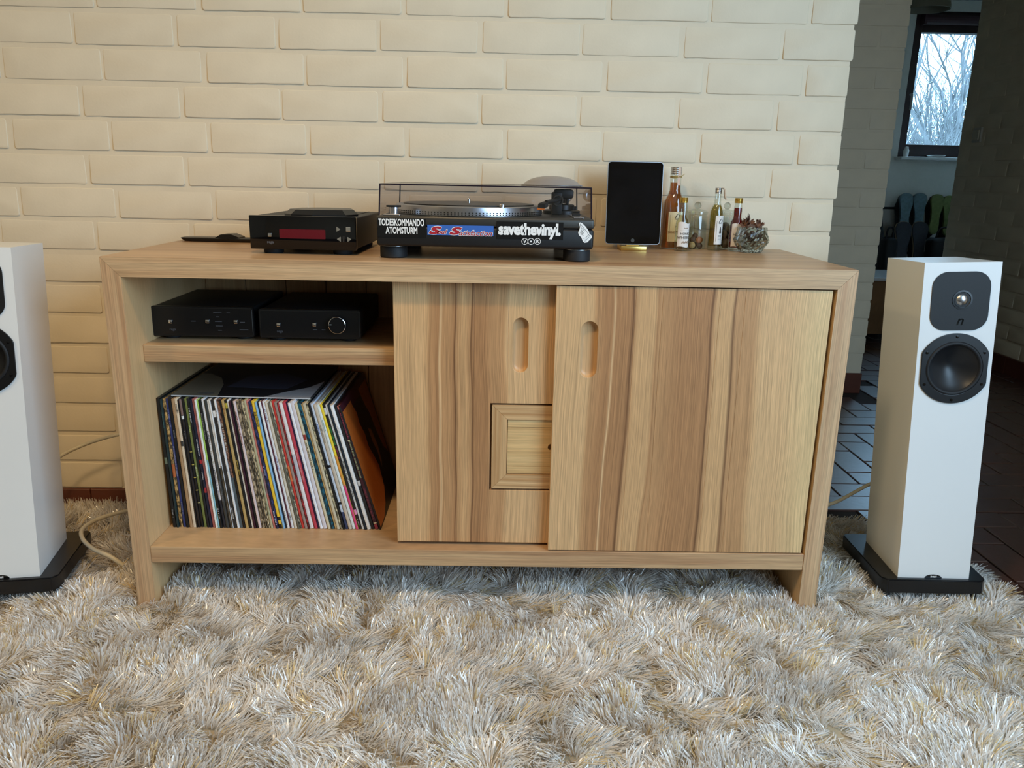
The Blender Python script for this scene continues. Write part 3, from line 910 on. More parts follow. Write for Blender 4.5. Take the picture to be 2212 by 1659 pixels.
# ------------------------------------------------------------------ CD player
cd = thing('cd_player', 'gloss black CD player with dark red display and angular top lid', 'cd player', (0.385, 0.115, H), (0, 0, math.radians(-1.5)), room=False)
hw = 0.1145
b = B().box(-hw + 0.002, hw - 0.002, 0.004, 0.30, 0.0125, 0.0795, 0.002)
b.build('case', M['black'], cd)
b = B().box(-hw, hw, -0.006, 0.005, 0.0105, 0.0815, 0.002, 2)
fp = b.build('front_panel', M['black_gloss'], cd, 40)
P = lambda x, z: (x, z)
b = B().prism(rrect(-0.0005, 0.0437, 0.0495, 0.0098, 0.002), front, -0.0064, -0.005)
b.build('display', M['display'], fp)
b = B().box(-0.0745, -0.0665, -0.0085, -0.005, 0.0365, 0.0445, 0.0015)
b.build('power_button', M['chrome'], fp)
add('maker_mark', lettering('rega', 0.0085, lambda x, y, d: (-0.0705 + x, -0.0063 - d, 0.0255 + y), 0.0002), M['dimtext'], fp)
for pts in ([(0.073, 0.050), (0.073, 0.061), (0.082, 0.0555)], [(0.082, 0.029), (0.082, 0.040), (0.073, 0.0345)], [(0.096, 0.029), (0.096, 0.040), (0.105, 0.0345)]):
    B().prism(pts, front, -0.0075, -0.005, 0.0006).build('key', M['chrome'], fp)
B().box(0.0935, 0.1035, -0.0078, -0.005, 0.0505, 0.0605, 0.001).build('key', M['chrome'], fp)
for x in (0.0865, 0.0905):
    B().box(x - 0.0008, x + 0.0008, -0.007, -0.005, 0.0285, 0.0405, 0.0003, 1).build('key', M['graphite'], fp)
for x, y in ((-0.075, 0.03), (0.078, 0.03), (-0.075, 0.26), (0.078, 0.26)):
    B().lathe([(0, 0.0), (0.020, 0.0), (0.0215, 0.002), (0.0215, 0.0128), (0, 0.0128)], (x, y, 0), 28).build('foot', M['black_rubber'], cd, 40)
lid = [(-0.055, 0.055), (-0.030, 0.018), (0.018, 0.012), (0.085, 0.030), (0.104, 0.075), (0.082, 0.150), (0.045, 0.165), (0.0, 0.165), (-0.045, 0.130)]
b = B()
n = len(lid)
cxl, cyl = 0.025, 0.090
r0 = [b.bm.verts.new((x, y, 0.0795)) for x, y in lid]
r1 = [b.bm.verts.new((x, y, 0.0835)) for x, y in lid]
r2 = [b.bm.verts.new((cxl + (x - cxl) * 0.86, cyl + (y - cyl) * 0.84, 0.0935)) for x, y in lid]
for a_, c_ in ((r0, r1), (r1, r2)):
    for k in range(n):
        b.bm.faces.new((a_[k], a_[(k + 1) % n], c_[(k + 1) % n], c_[k]))
b.bm.faces.new(r2)
b.bm.faces.new(list(reversed(r0)))
b.build('lid', M['black_satin'], cd)
B().box(0.086, 0.0885, 0.06, 0.29, 0.0795, 0.0805).build('vent_slot', M['black_rubber'], cd)

# ------------------------------------------------------------------ black flat handset at the back left of the top
hs_ = thing('black_handset', 'flat black plastic handset with raised grip, beside the CD player', 'handset', (0.10, 0.405, H), (0, 0, math.radians(-3)), room=False)
outl = [(-0.092, -0.010), (-0.086, -0.020), (-0.06, -0.026), (0.10, -0.026), (0.112, -0.018), (0.112, 0.020), (0.10, 0.030), (-0.06, 0.030), (-0.084, 0.022), (-0.092, 0.010)]
b = B()
rr = [[b.bm.verts.new((x * s_, y * s_, z)) for x, y in outl] for s_, z in ((0.90, 0.0), (1.0, 0.006), (1.0, 0.0085), (0.95, 0.0095))]
for a_, c_ in zip(rr, rr[1:]):
    for k in range(len(outl)):
        b.bm.faces.new((a_[k], a_[(k + 1) % len(outl)], c_[(k + 1) % len(outl)], c_[k]))
b.bm.faces.new(rr[-1])
b.bm.faces.new(list(reversed(rr[0])))
b.build('handset_body', M['black_satin'], hs_, 40)
b = B().prism([(-0.004, 0.008), (0.014, 0.0185), (0.040, 0.0195), (0.060, 0.012), (0.060, 0.007), (-0.004, 0.007)], lambda a, c, d: (a, d, c), -0.022, 0.022, 0.001)
b.build('grip', M['black_satin'], hs_)
B().box(-0.001, 0.004, -0.014, 0.006, 0.0105, 0.0125, 0.0008).build('grip_latch', M['alu'], hs_)

# ------------------------------------------------------------------ tablet on a little gold stand
tb = thing('tablet', 'black screened tablet with silver rim standing upright on gold stand', 'tablet', (1.1385, 0.378, 0.8030), (math.radians(-4), 0, 0), room=False)
b = B().prism(rrect(0, 0.1005, 0.0685, 0.100, 0.0085), front, 0.0, 0.0075, 0.0008)
b.build('tablet_case', M['alu'], tb, 40)
b = B().prism(rrect(0, 0.1005, 0.0672, 0.0987, 0.0078), front, -0.0006, 0.001)
gl = b.build('glass', M['black_gloss'], tb)
b = B().prism([(-0.0605, 0.020), (0.0605, 0.020), (0.0605, 0.182), (-0.0605, 0.182)], front, -0.0008, -0.0003)
b.build('screen', plain('switched_off_screen', srgb(10, 11, 15), 0.10, noise=0.4, nscale=18), gl)
B().lathe([(0, 0), (0.0046, 0), (0.0046, 0.0004), (0, 0.0004)], (0, -0.0011, 0.0105), 24, axis='y').build('home_button', M['graphite'], gl)
st = thing('tablet_stand', 'small gold metal stand holding the tablet upright', 'stand', (1.1385, 0.385, H))
B().box(1.1065, 1.1705, 0.352, 0.420, H, H + 0.0110, 0.002).build('stand_base', M['brass'], st, 40)
b = B().box(1.1225, 1.1545, 0.387, 0.391, H + 0.0105, H + 0.12, 0.001)
b.box(1.1225, 1.1545, 0.3725, 0.391, H + 0.0105, H + 0.0130, 0.001)
b.build('stand_rest', M['brass'], st)

# ------------------------------------------------------------------ two small hi-fi boxes on the middle shelf
SZ = 0.595
def hifi(name, label, cx, y, hgt, rot):
    t = thing(name, label, 'amplifier' if 'amp' in name else 'converter', (cx, y, SZ), (0, 0, rot), room=False)
    hwid = 0.1125
    b = B().box(-hwid + 0.002, hwid - 0.002, 0.006, 0.27, 0.008, hgt - 0.001, 0.004)
    b.build('case', M['black'], t, 40)
    b = B().prism(rrect(0, (hgt + 0.008) / 2, hwid, (hgt - 0.008) / 2, 0.004, 3), front, -0.004, 0.008, 0.001)
    f = b.build('front_panel', M['black_satin'], t, 40)
    b = B()
    o_, i_ = rrect(0, (hgt + 0.008) / 2, hwid - 0.003, (hgt - 0.008) / 2 - 0.003, 0.003, 3), None
    b.tube([(a, -0.0042, c) for a, c in o_] + [(o_[0][0], -0.0042, o_[0][1])], 0.0005, 4, False)
    b.build('panel_line', M['graphite'], f)
    for x, yy in ((-0.08, 0.03), (0.08, 0.03), (-0.08, 0.24), (0.08, 0.24)):
        B().lathe([(0, 0), (0.017, 0), (0.018, 0.001), (0.018, 0.0085), (0, 0.0085)], (x, yy, 0), 24).build('foot', M['black_rubber'], t, 40)
    return t, f
t1, f1 = hifi('digital_converter', 'small black hi-fi box with three chrome buttons on the middle shelf', 0.150, 0.128, 0.075, math.radians(1.0))
t2, f2 = hifi('stereo_amplifier', 'small black amplifier with silver ringed volume knob on the middle shelf', 0.3885, 0.124, 0.073, 0.0)
def knob_btn(f, x, z):
    B().box(x - 0.0042, x + 0.0042, -0.0075, -0.003, z - 0.0042, z + 0.0042, 0.0016).build('button', M['chrome'], f, 40)
for x, z in ((-0.0700, 0.041), (0.0115, 0.0425), (0.0735, 0.0425)):
    knob_btn(f1, x, z)
for x, z in ((-0.0690, 0.0385), (0.0105, 0.0405)):
    knob_btn(f2, x, z)
for f, x in ((f1, -0.067), (f2, -0.067)):
    add('maker_mark', lettering('rega', 0.0080, lambda a, c, d, x=x: (x + a, -0.0043 - d, 0.0235 + c), 0.0001), M['dimtext'], f)
def tick(f, x, z, w):
    B().box(x - w / 2, x + w / 2, -0.0046, -0.0035, z - 0.0008, z + 0.0008).build('panel_print', M['dimtext'], f)
for x, z, w in ((-0.020, 0.0425, 0.010), (0.034, 0.0620, 0.018), (0.034, 0.0530, 0.006), (0.035, 0.0425, 0.015), (0.036, 0.0325, 0.015), (0.037, 0.0225, 0.008), (0.088, 0.0415, 0.010), (0.090, 0.0245, 0.019), (0.058, 0.062, 0.007)):
    tick(f1, x, z, w)
for x, z, w in ((0.011, 0.0285, 0.009), (0.030, 0.0285, 0.008)):
    tick(f2, x, z, w)
kn = B().lathe([(0, -0.016), (0.0170, -0.016), (0.0178, -0.0145), (0.0178, -0.003), (0, -0.003)], (0.0625, 0, 0.041), 40, axis='y').build('volume_knob', M['black_satin'], f2, 40)
B().lathe([(0.0180, -0.0165), (0.0190, -0.0160), (0.0190, -0.0145), (0.0178, -0.0145), (0.0178, -0.0165), (0.0180, -0.0165)], (0.0625, 0, 0.041), 48, axis='y').build('knob_ring', M['chrome'], kn, 40)
B().box(0.0460, 0.0505, -0.0168, -0.0155, 0.0418, 0.0430).build('knob_mark', M['white'], kn)

# ------------------------------------------------------------------ long-playing records on the lower shelf
def sleeve_mat(name, mottled):
    mt, nt, p = new_mat(name)
    oi = node(nt, 'ShaderNodeObjectInfo')
    tc = node(nt, 'ShaderNodeTexCoord')
    mp = node(nt, 'ShaderNodeMapping', {'Vector': tc.outputs['Object'], 'Scale': (260.0, 260.0, 110.0)})
    ad = node(nt, 'ShaderNodeVectorMath', {0: mp.outputs[0], 1: oi.outputs['Random']}, operation='ADD')
    nz = node(nt, 'ShaderNodeTexNoise', {'Vector': ad.outputs[0], 'Scale': 1.0, 'Detail': 4.0})
    if mottled:
        mr = node(nt, 'ShaderNodeMapRange', {'Value': nz.outputs['Fac'], 'From Min': 0.42, 'From Max': 0.58, 'To Min': 0.12, 'To Max': 1.1})
    else:
        mr = node(nt, 'ShaderNodeMapRange', {'Value': nz.outputs['Fac'], 'From Min': 0.25, 'From Max': 0.75, 'To Min': 0.86, 'To Max': 1.06})
    mx = node(nt, 'ShaderNodeVectorMath', {0: oi.outputs['Color'], 1: mr.outputs[0]}, operation='MULTIPLY')
    nt.links.new(mx.outputs[0], p.inputs['Base Color'])
    p.inputs['Roughness'].default_value = 0.45
    return mt
SL, SLM = sleeve_mat('record_sleeve_card', False), sleeve_mat('worn_record_sleeve_card', True)

KB, KN, WH, CRM, BE = (22, 22, 24), (28, 32, 52), (232, 232, 232), (226, 216, 194), (206, 192, 164)
# (start, end) along the tops of the spines, colour, look, label, extra bands: (from, to, colour) measured from the top
LP = [
 (85, 145, KB, 0, 'jet black record sleeve against the left side panel', [(0.45, 0.50, (110, 120, 100)), (0.86, 0.93, (150, 150, 150))]),
 (145, 182, (30, 50, 54), 0, 'dark teal record sleeve near the left side panel', [(0.10, 0.22, (70, 110, 112))]),
 (182, 236, (196, 158, 100), 1, 'tan and brown mottled record sleeve beside a navy blue one', [(0.50, 0.60, (190, 104, 58))]),
 (236, 286, (48, 60, 118), 0, 'navy blue record sleeve with white lettering near the left end', [(0.08, 0.22, (130, 136, 170)), (0.36, 0.60, (150, 150, 170)), (0.80, 0.90, (110, 116, 130))]),
 (286, 340, KB, 0, 'wide black record sleeve between navy and brown ones', [(0.24, 0.32, (110, 110, 112))]),
 (340, 386, (176, 140, 102), 0, 'pale brown record sleeve with cream neighbour', []),
 (386, 442, (232, 214, 188), 0, 'cream record sleeve with small black lettering', [(0.04, 0.12, (70, 60, 52)), (0.32, 0.36, (60, 60, 60))]),
 (442, 462, KB, 0, None, []),
 (462, 506, (36, 32, 34), 0, 'black record sleeve with brown upper half and white band', [(0.0, 0.12, (132, 106, 100)), (0.125, 0.15, (236, 236, 236)), (0.24, 0.31, (110, 110, 110))]),
 (506, 550, KB, 0, 'black record sleeve dotted with tiny yellow marks', [(0.40, 0.406, (200, 180, 90)), (0.50, 0.506, (200, 180, 90)), (0.60, 0.606, (220, 190, 90)), (0.70, 0.706, (200, 180, 90)), (0.80, 0.806, (180, 170, 120))]),
 (550, 598, (120, 130, 72), 0, 'olive green record sleeve among black ones', [(0.20, 0.26, (200, 210, 130)), (0.52, 0.60, (200, 208, 170))]),
 (598, 640, (24, 26, 34), 0, 'black record sleeve with white block lettering near its top', [(0.07, 0.19, (210, 210, 214))]),
 (640, 684, KN, 0, 'midnight blue record sleeve with white and red lettering', [(0.30, 0.44, (220, 220, 222)), (0.46, 0.49, (180, 40, 46)), (0.56, 0.62, (210, 210, 210)), (0.68, 0.72, (170, 50, 60))]),
 (684, 732, (176, 104, 102), 0, 'dusty rose record sleeve beside a white and a green one', []),
 (732, 766, (244, 244, 242), 0, 'bright white record sleeve beside the green and blue one', []),
 (766, 798, (172, 214, 104), 0, 'record sleeve with lime green upper and sky blue lower spine', [(0.46, 1.0, (138, 194, 220))]),
 (798, 842, KB, 0, 'black record sleeve with grey lettering beside a lime green one', [(0.10, 0.30, (130, 130, 134)), (0.84, 0.93, (190, 190, 196))]),
 (842, 892, (236, 236, 240), 0, 'white record sleeve with black swirls over a black lower spine', [(0.24, 0.34, (20, 20, 22)), (0.34, 0.54, (190, 186, 166)), (0.54, 0.62, (40, 40, 44)), (0.62, 0.78, (128, 128, 158)), (0.78, 1.0, (36, 38, 48))]),
 (892, 942, (60, 62, 62), 0, 'charcoal grey record sleeve before two thin white ones', [(0.62, 0.80, (116, 116, 122))]),
 (942, 974, (218, 216, 212), 0, 'thin pale grey record sleeve with dark lower half', [(0.52, 1.0, (40, 38, 34))]),
 (974, 1000, WH, 0, 'thin white record sleeve with dark lower half', [(0.50, 1.0, (66, 58, 44))]),
 (1000, 1060, (44, 44, 46), 0, 'broad anthracite record sleeve with a short white mark', [(0.08, 0.13, (230, 230, 230)), (0.84, 0.93, (190, 190, 186))]),
 (1060, 1092, WH, 0, 'white record sleeve with blue-grey lettering beside an anthracite one', [(0.06, 0.20, (120, 122, 140)), (0.50, 0.56, (120, 126, 140))]),
 (1092, 1152, (150, 110, 92), 1, 'brown marbled record sleeve turning grey-green below', [(0.18, 0.42, (196, 190, 176)), (0.60, 1.0, (84, 98, 106))]),
 (1152, 1182, KB, 0, None, []),
 (1182, 1236, (192, 162, 104), 0, 'ochre record sleeve between two black ones', [(0.06, 0.12, (160, 104, 60))]),
 (1236, 1276, KB, 0, 'black record sleeve with mustard yellow lettering', [(0.02, 0.06, (186, 168, 60)), (0.46, 0.58, (196, 168, 62))]),
 (1276, 1310, WH, 0, 'clean white record sleeve between black and maroon ones', []),
 (1310, 1346, (58, 22, 40), 0, 'dark maroon record sleeve beside a clean white one', []),
 (1346, 1380, KB, 0, None, []),
 (1380, 1422, (226, 206, 204), 0, 'pale pink record sleeve with wine red upper spine', [(0.08, 0.36, (124, 54, 66))]),
 (1422, 1480, (176, 158, 130), 1, 'worn record sleeve, its spine flecked black and cream', []),
 (1480, 1512, (126, 112, 92), 1, 'frayed brown record sleeve among other worn spines', []),
 (1512, 1560, (206, 190, 156), 1, 'frayed beige record sleeve among other worn spines', []),
 (1560, 1602, (186, 180, 146), 0, 'greenish cream record sleeve with worn edges', [(0.66, 0.9, (112, 128, 104))]),
 (1602, 1640, (210, 128, 124), 0, 'salmon pink record sleeve beside a blue patterned one', [(0.55, 0.72, (150, 120, 126))]),
 (1640, 1692, (52, 60, 108), 1, 'blue patterned record sleeve beside the yellow one', [(0.50, 0.58, (150, 160, 200)), (0.86, 0.98, (210, 214, 230))]),
 (1692, 1750, (244, 204, 62), 0, 'yellow record sleeve with black lettering on its spine', [(0.905, 0.935, (30, 30, 30)), (0.965, 1.0, (24, 24, 26))]),
 (1750, 1784, (142, 190, 226), 0, 'light blue record sleeve beside the yellow one', []),
 (1784, 1812, (26, 34, 48), 0, 'thin ink blue record sleeve beside the light blue one', []),
 (1812, 1850, (240, 240, 240), 0, 'white record sleeve with speckled foot', [(0.86, 0.98, (130, 140, 140))]),
 (1850, 1872, (92, 44, 58), 0, 'thin burgundy record sleeve between two white ones', []),
 (1872, 1920, (232, 236, 246), 0, 'cool white record sleeve with blue lettering', [(0.06, 0.17, (120, 130, 160)), (0.42, 0.54, (120, 130, 190)), (0.88, 0.95, (60, 64, 70))]),
 (1920, 1975, (222, 216, 202), 0, 'ivory record sleeve beside the cool white one', [(0.44, 0.60, (170, 160, 140)), (0.74, 0.82, (120, 114, 104))]),
 (1975, 2002, (104, 100, 86), 0, 'thin grey-brown record sleeve before the red one', []),
 (2002, 2032, (204, 196, 170), 1, 'thin beige speckled record sleeve before the red one', []),
 (2032, 2076, (204, 62, 54), 0, 'bright red record sleeve beside a taupe one', [(0.50, 0.62, (226, 120, 70))]),
 (2076, 2132, (158, 142, 136), 0, 'taupe grey record sleeve between two red ones', []),
 (2132, 2152, (176, 40, 44), 1, 'thin red and dark speckled record sleeve', []),
 (2152, 2224, (236, 234, 236), 0, 'broad white record sleeve with grey lettering low on its spine', [(0.40, 0.62, (196, 200, 210))]),
 (2224, 2278, (196, 66, 82), 0, 'raspberry red record sleeve with pale lettering', [(0.36, 0.62, (226, 150, 150))]),
 (2278, 2306, (34, 28, 62), 0, 'thin violet blue record sleeve beside the raspberry red one', []),
 (2306, 2356, (242, 242, 248), 0, 'white record sleeve beside the thin violet blue one', []),
 (2356, 2426, (222, 218, 226), 0, 'lilac white record sleeve standing a little higher than its neighbours', []),
 (2426, 2474, (216, 204, 172), 0, 'cream record sleeve with a column of black marks', [(0.24, 0.28, (150, 50, 40)), (0.30, 0.52, (70, 60, 46))]),
 (2474, 2536, (30, 96, 118), 1, 'teal and black patterned record sleeve', []),
 (2536, 2566, (190, 160, 108), 0, 'thin golden tan record sleeve beside the teal one', []),
 (2566, 2616, BE, 0, 'beige record sleeve near the black one', []),
 (2616, 2656, (204, 194, 160), 1, 'beige flecked record sleeve beside the black one', []),
 (2656, 2692, KB, 0, None, []),
 (2692, 2744, (202, 216, 236), 0, 'pale ice blue record sleeve with dark navy foot', [(0.16, 0.24, (70, 90, 170)), (0.48, 0.50, (20, 20, 26)), (0.78, 0.80, (20, 22, 30)), (0.86, 1.0, (52, 64, 100))]),
 (2744, 2798, (204, 190, 172), 0, 'pinkish beige record sleeve with grey flecks below', [(0.16, 0.30, (120, 116, 112))]),
 (2798, 2852, (226, 236, 238), 0, 'icy white record sleeve beside the yellow and pink one', [(0.12, 0.22, (130, 160, 150))]),
 (2852, 2894, (244, 216, 60), 0, 'record sleeve with yellow upper and hot pink lower spine', [(0.40, 0.64, (232, 160, 70)), (0.64, 1.0, (226, 72, 130))]),
 (2894, 2944, (34, 30, 30), 0, 'black record sleeve with green and pink lettering', [(0.03, 0.08, (210, 210, 210)), (0.17, 0.32, (50, 140, 74)), (0.33, 0.44, (150, 40, 90)), (0.84, 0.88, (230, 150, 190)), (0.92, 0.98, (170, 170, 170))]),
 (2944, 2984, (214, 220, 224), 0, 'pale grey record sleeve with black lettering', [(0.44, 0.60, (60, 60, 64)), (0.60, 0.74, (90, 90, 96))]),
 (2984, 3024, (24, 36, 48), 0, 'blue-black record sleeve beside the broad white one', []),
 (3024, 3086, (242, 242, 242), 0, 'broad white record sleeve between two dark ones', [(0.16, 0.24, (196, 196, 200))]),
 (3086, 3138, (30, 30, 32), 0, 'matt black record sleeve beside the maroon lettered one', [(0.60, 0.64, (210, 210, 210))]),
 (3138, 3206, (62, 24, 36), 0, 'maroon record sleeve with pink lettering and pale green band', [(0.0, 0.03, (190, 110, 100)), (0.06, 0.26, (150, 62, 90)), (0.27, 0.28, (220, 210, 180)), (0.28, 0.58, (150, 164, 126)), (0.66, 0.92, (130, 56, 74)), (0.945, 0.955, (220, 200, 170)), (0.96, 1.0, (150, 56, 70))]),
]
SF = 0.150
LPS = 0.314
def lp_x(z):                                    # z: units of the measured row -> metres along the top of the row
    return 0.040 + (z - 95) / 7.9 * 0.001033 * 1.01
n_lp = len(LP)
span = LP[-1][1] - LP[0][0]
last_bx = None
for i, (s0, s1, colr, mott, lab, bands) in enumerate(LP):
    f = (s0 - LP[0][0]) / span
    th = (s1 - s0) / 7.9 * 0.001033 * 1.01
    lean = (0.0103 + 0.071 * f) / LPS
    ang = math.asin(lean)
    xb = lp_x(s0) + 0.0103 + 0.071 * f + 0.002
    tth = th / math.cos(ang) * 0.99
    tth = th * 0.985
    jut = random.uniform(-0.002, 0.002)
    up = 0.004 if 'higher' in (lab or '') else random.uniform(0.0, 0.0012)
    hgt = LPS + random.uniform(-0.002, 0.001) + (0.004 if 'higher' in (lab or '') else 0)
    b = B().box(0, tth, 0, LPS, 0, hgt, min(0.0022, tth * 0.32), 2, only=lambda c, d: c.y < 0.001 and abs(d.z) > 0.5)
    o = b.build('record', SLM if mott else SL, None, 40)
    o.color = rgba(srgb(*colr))
    o.location = (xb, 0.100 + jut, SF + 0.0003)
    o.rotation_euler = (0, -ang, 0)
    tag(o, (lab or 'plain black record sleeve with no lettering') + ' in the shelf row', 'record', 'records standing in the row on the lower shelf')
    for k, (a, c, bc) in enumerate(bands):
        letters = (c - a) < 0.30 and abs(sum(bc) - sum(colr)) > 120 and (c - a) > 0.05 and tth > 0.0035 and a > 0.01 and c < 0.99
        z1, z0 = hgt * (1 - a), hgt * (1 - c)
        bb = B()
        if letters:                             # rows of tiny spine lettering, too small to read
            z = z1
            rnd = random.Random(i * 31 + k)
            wdt = tth * 0.42
            while z > z0 + 0.003:
                l = rnd.uniform(0.0012, 0.0022)
                bb.box(tth / 2 - wdt / 2, tth / 2 + wdt / 2 * rnd.uniform(0.5, 1), -0.0002, 0.0006, z - l, z)
                z -= l + rnd.uniform(0.0008, 0.0016) * (3 if rnd.random() < 0.12 else 1)
        else:
            bb.box(0.0001, tth - 0.0001, -0.00015, 0.006, z0, z1, min(0.0022, tth * 0.30), 2, only=lambda c_, d: c_.y < 0.0005 and abs(d.z) > 0.5)
        s_ = bb.build('spine_print', SL, o)
        s_.color = rgba(srgb(*bc))
    if colr == (244, 204, 62):
        me = lettering('jack johnson', 0.0078, lambda x, y, d: (tth / 2 + y, -0.0003 - d, hgt * 0.862 - x), 0.0001, sx=0.92)
        mid_x = (min(v.co.x for v in me.vertices) + max(v.co.x for v in me.vertices)) / 2
        for v in me.vertices:
            v.co.x += tth / 2 - mid_x
        add('lettering', me, M['ink'], o)
    last = (o, xb + tth / math.cos(ang), ang)

# the last sleeve of the row shows its front cover
ang = last[2] + 0.02
o = B().box(0, 0.0042, 0, LPS, 0, LPS, 0.0012, 2, only=lambda c, d: c.y < 0.001 and abs(d.z) > 0.5).build('record', SL)
o.color = rgba(srgb(26, 20, 22))
o.location = (last[1] + 0.0015, 0.101, SF + 0.0003)
o.rotation_euler = (0, -ang, 0)
tag(o, 'record sleeve at the end of the row, its orange cover with a black figure showing', 'record', 'records standing in the row on the lower shelf')
side = lambda a, c, d: (0.0042 + d, a, c)
pr = B().prism([(0.003, 0.004), (0.003, 0.306), (0.10, 0.306), (0.10, 0.286), (0.118, 0.26), (0.112, 0.235), (0.13, 0.20), (0.126, 0.17), (0.15, 0.13), (0.165, 0.10), (0.15, 0.05), (0.11, 0.02), (0.06, 0.004)], side, 0.0, 0.0003).build('cover_print', SL, o)
pr.color = rgba(srgb(196, 108, 44))
pr = B().prism([(0.20, 0.30), (0.305, 0.30), (0.305, 0.09), (0.27, 0.12), (0.25, 0.17), (0.24, 0.22), (0.22, 0.25)], side, 0.0, 0.0003).build('cover_print', SL, o)
pr.color = rgba(srgb(150, 84, 36))
pr = B().prism([(0.175, 0.20), (0.20, 0.19), (0.215, 0.14), (0.205, 0.10), (0.19, 0.09), (0.195, 0.13), (0.18, 0.16)], side, 0.0, 0.0003).build('cover_print', SL, o)
pr.color = rgba(srgb(150, 104, 66))
# one more sleeve lies flat on top of the row
o = B().box(0, 0.3155, 0, LPS, 0, 0.0034, 0.001, 2, only=lambda c, d: c.y < 0.001 and abs(d.x) > 0.5).build('record', SL)
o.color = rgba(srgb(30, 31, 36))
o.location = (0.068, 0.116, SF + 0.3155)
o.rotation_euler = (0, math.radians(0.5), 0)
tag(o, 'record sleeve with a dark photograph lying flat on top of the row', 'record', 'records on the lower shelf')
lay_ = lambda a, c, d: (a, c, 0.0034 + d)
for pts, c_ in (([(0.001, 0.001), (0.105, 0.001), (0.085, 0.10), (0.06, 0.16), (0.02, 0.20), (0.001, 0.20)], (120, 112, 96)), ([(0.21, 0.001), (0.314, 0.001), (0.314, 0.15), (0.29, 0.09), (0.25, 0.05)], (176, 176, 180)),
                ([(0.10, 0.08), (0.24, 0.07), (0.27, 0.16), (0.20, 0.22), (0.12, 0.18)], (56, 60, 78)), ([(0.052, 0.012), (0.090, 0.012), (0.090, 0.028), (0.052, 0.028)], (190, 190, 190))):
    pr = B().prism(pts, lay_, -0.0002, 0.0002).build('cover_print', SL, o)
    pr.color = rgba(srgb(*c_))
pr = B().box(0.0005, 0.315, -0.0003, 0.003, 0.0005, 0.0030).build('spine_print', SL, o)
pr.color = rgba(srgb(206, 208, 212))

# ------------------------------------------------------------------ bottles, jars and the bowl on the sideboard
def curved(cx, cy, r, a0):
    """label text wrapped round a bottle: x runs along the surface, centred on angle a0 (0 = towards the viewer)"""
    def fn(x, y, d):
        a = a0 + x / r
        return (cx + (r + d) * math.sin(a), cy - (r + d) * math.cos(a), y)
    return fn

def label_patch(cx, cy, r, a0, a1, z0, z1, mat, parent, name='label', wave=0.0):
    b = B()
    n = 14
    cols = []
    for i in range(n + 1):
        a = a0 + (a1 - a0) * i / n
        x, y = cx + r * math.sin(a), cy - r * math.cos(a)
        w = wave * math.sin(i / n * 2 * PI)
        cols.append((b.bm.verts.new((x, y, z0 + w * 0.6)), b.bm.verts.new((x, y, z1 + w))))
    for c0, c1 in zip(cols, cols[1:]):
        b.bm.faces.new((c0[0], c1[0], c1[1], c0[1]))
    return b.build(name, mat, parent, 180)

def bottle(name, label, cx, cy, shell, liq, liqmat, capz, capr, capmat, seg=32):
    t = thing(name, label, 'bottle', (cx, cy, H), group='small bottles on the sideboard')
    sh_ = B().lathe([(r, H + z) for r, z in shell], (cx, cy, 0), seg).build('glass', M['clear'], t, 50)
    B().lathe([(r, H + z) for r, z in liq], (cx, cy, 0), seg).build('liquid', liqmat, sh_, 50)
    z0, z1 = capz
    n = 4
    prof = [(0, H + z0), (capr, H + z0)]
    for k in range(n):
        z = z0 + (z1 - z0) * (k + 0.5) / n
        prof += [(capr * 1.0, H + z - (z1 - z0) * 0.08), (capr * 0.94, H + z), (capr * 1.0, H + z + (z1 - z0) * 0.08)]
    prof += [(capr, H + z1 - 0.001), (capr * 0.93, H + z1), (0, H + z1)]
    B().lathe(prof, (cx, cy, 0), seg).build('cap', capmat, t, 30)
    return t

# tall amber bottle
cx, cy = 1.2485, 0.436
R_ = 0.0285
t = bottle('liqueur_bottle', 'tall amber liqueur bottle with cream label and string round its neck', cx, cy,
           [(0, 0.0005), (0.0275, 0.0005), (R_, 0.003), (R_, 0.100), (0.0265, 0.118), (0.0185, 0.134), (0.0145, 0.146), (0.0138, 0.160), (0.0138, 0.190), (0, 0.190)],
           [(0, 0.004), (R_ - 0.002, 0.004), (R_ - 0.002, 0.100), (0.0245, 0.117), (0.0168, 0.133), (0.0129, 0.146), (0.0124, 0.165), (0, 0.165)], M['amber'], (0.184, 0.203), 0.0142, M['alu'])
lb = label_patch(cx, cy, R_ + 0.0004, -0.62, 0.75, H + 0.020, H + 0.094, M['paper'], t)
add('lettering', lettering('SANDDORN', 0.0072, (lambda f_: lambda x, y, d: f_(x, H + 0.043 + y, 0.0006 + d))(curved(cx, cy, R_ + 0.0004, 0.12))), M['ink_brown'], lb)
b = B()
fn = curved(cx, cy, R_ + 0.0004, 0.1)
for ln in ([(-0.016, 0.026), (-0.016, 0.086), (0.02, 0.086)], [(-0.016, 0.026), (0.02, 0.026)]):
    b.tube([fn(x, H + z, 0.0006) for x, z in ln], 0.0003, 4)
b.tube([fn(x, H + z, 0.0007) for x, z in ((-0.004, 0.078), (0.000, 0.086), (0.004, 0.090), (0.008, 0.082), (0.006, 0.077), (-0.003, 0.076))], 0.0008, 5)
for x, z in ((-0.002, 0.056), (0.002, 0.059), (0.005, 0.054), (0.0, 0.052)):
    b.tube([fn(x, H + z, 0.0006), fn(x + 0.002, H + z + 0.003, 0.0006)], 0.0009, 5)
b.build('label_print', M['ink'], lb)
b = B()
for k in range(3):
    b.lathe([(0.0140, -0.0009), (0.0152, 0), (0.0140, 0.0009), (0.0136, 0)], (cx, cy, H + 0.1775 + 0.0016 * k), 24)
b.tube([(cx + 0.004, cy - 0.0148, H + 0.179), (cx + 0.012, cy - 0.016, H + 0.182), (cx + 0.019, cy - 0.010, H + 0.186)], 0.0008, 5)
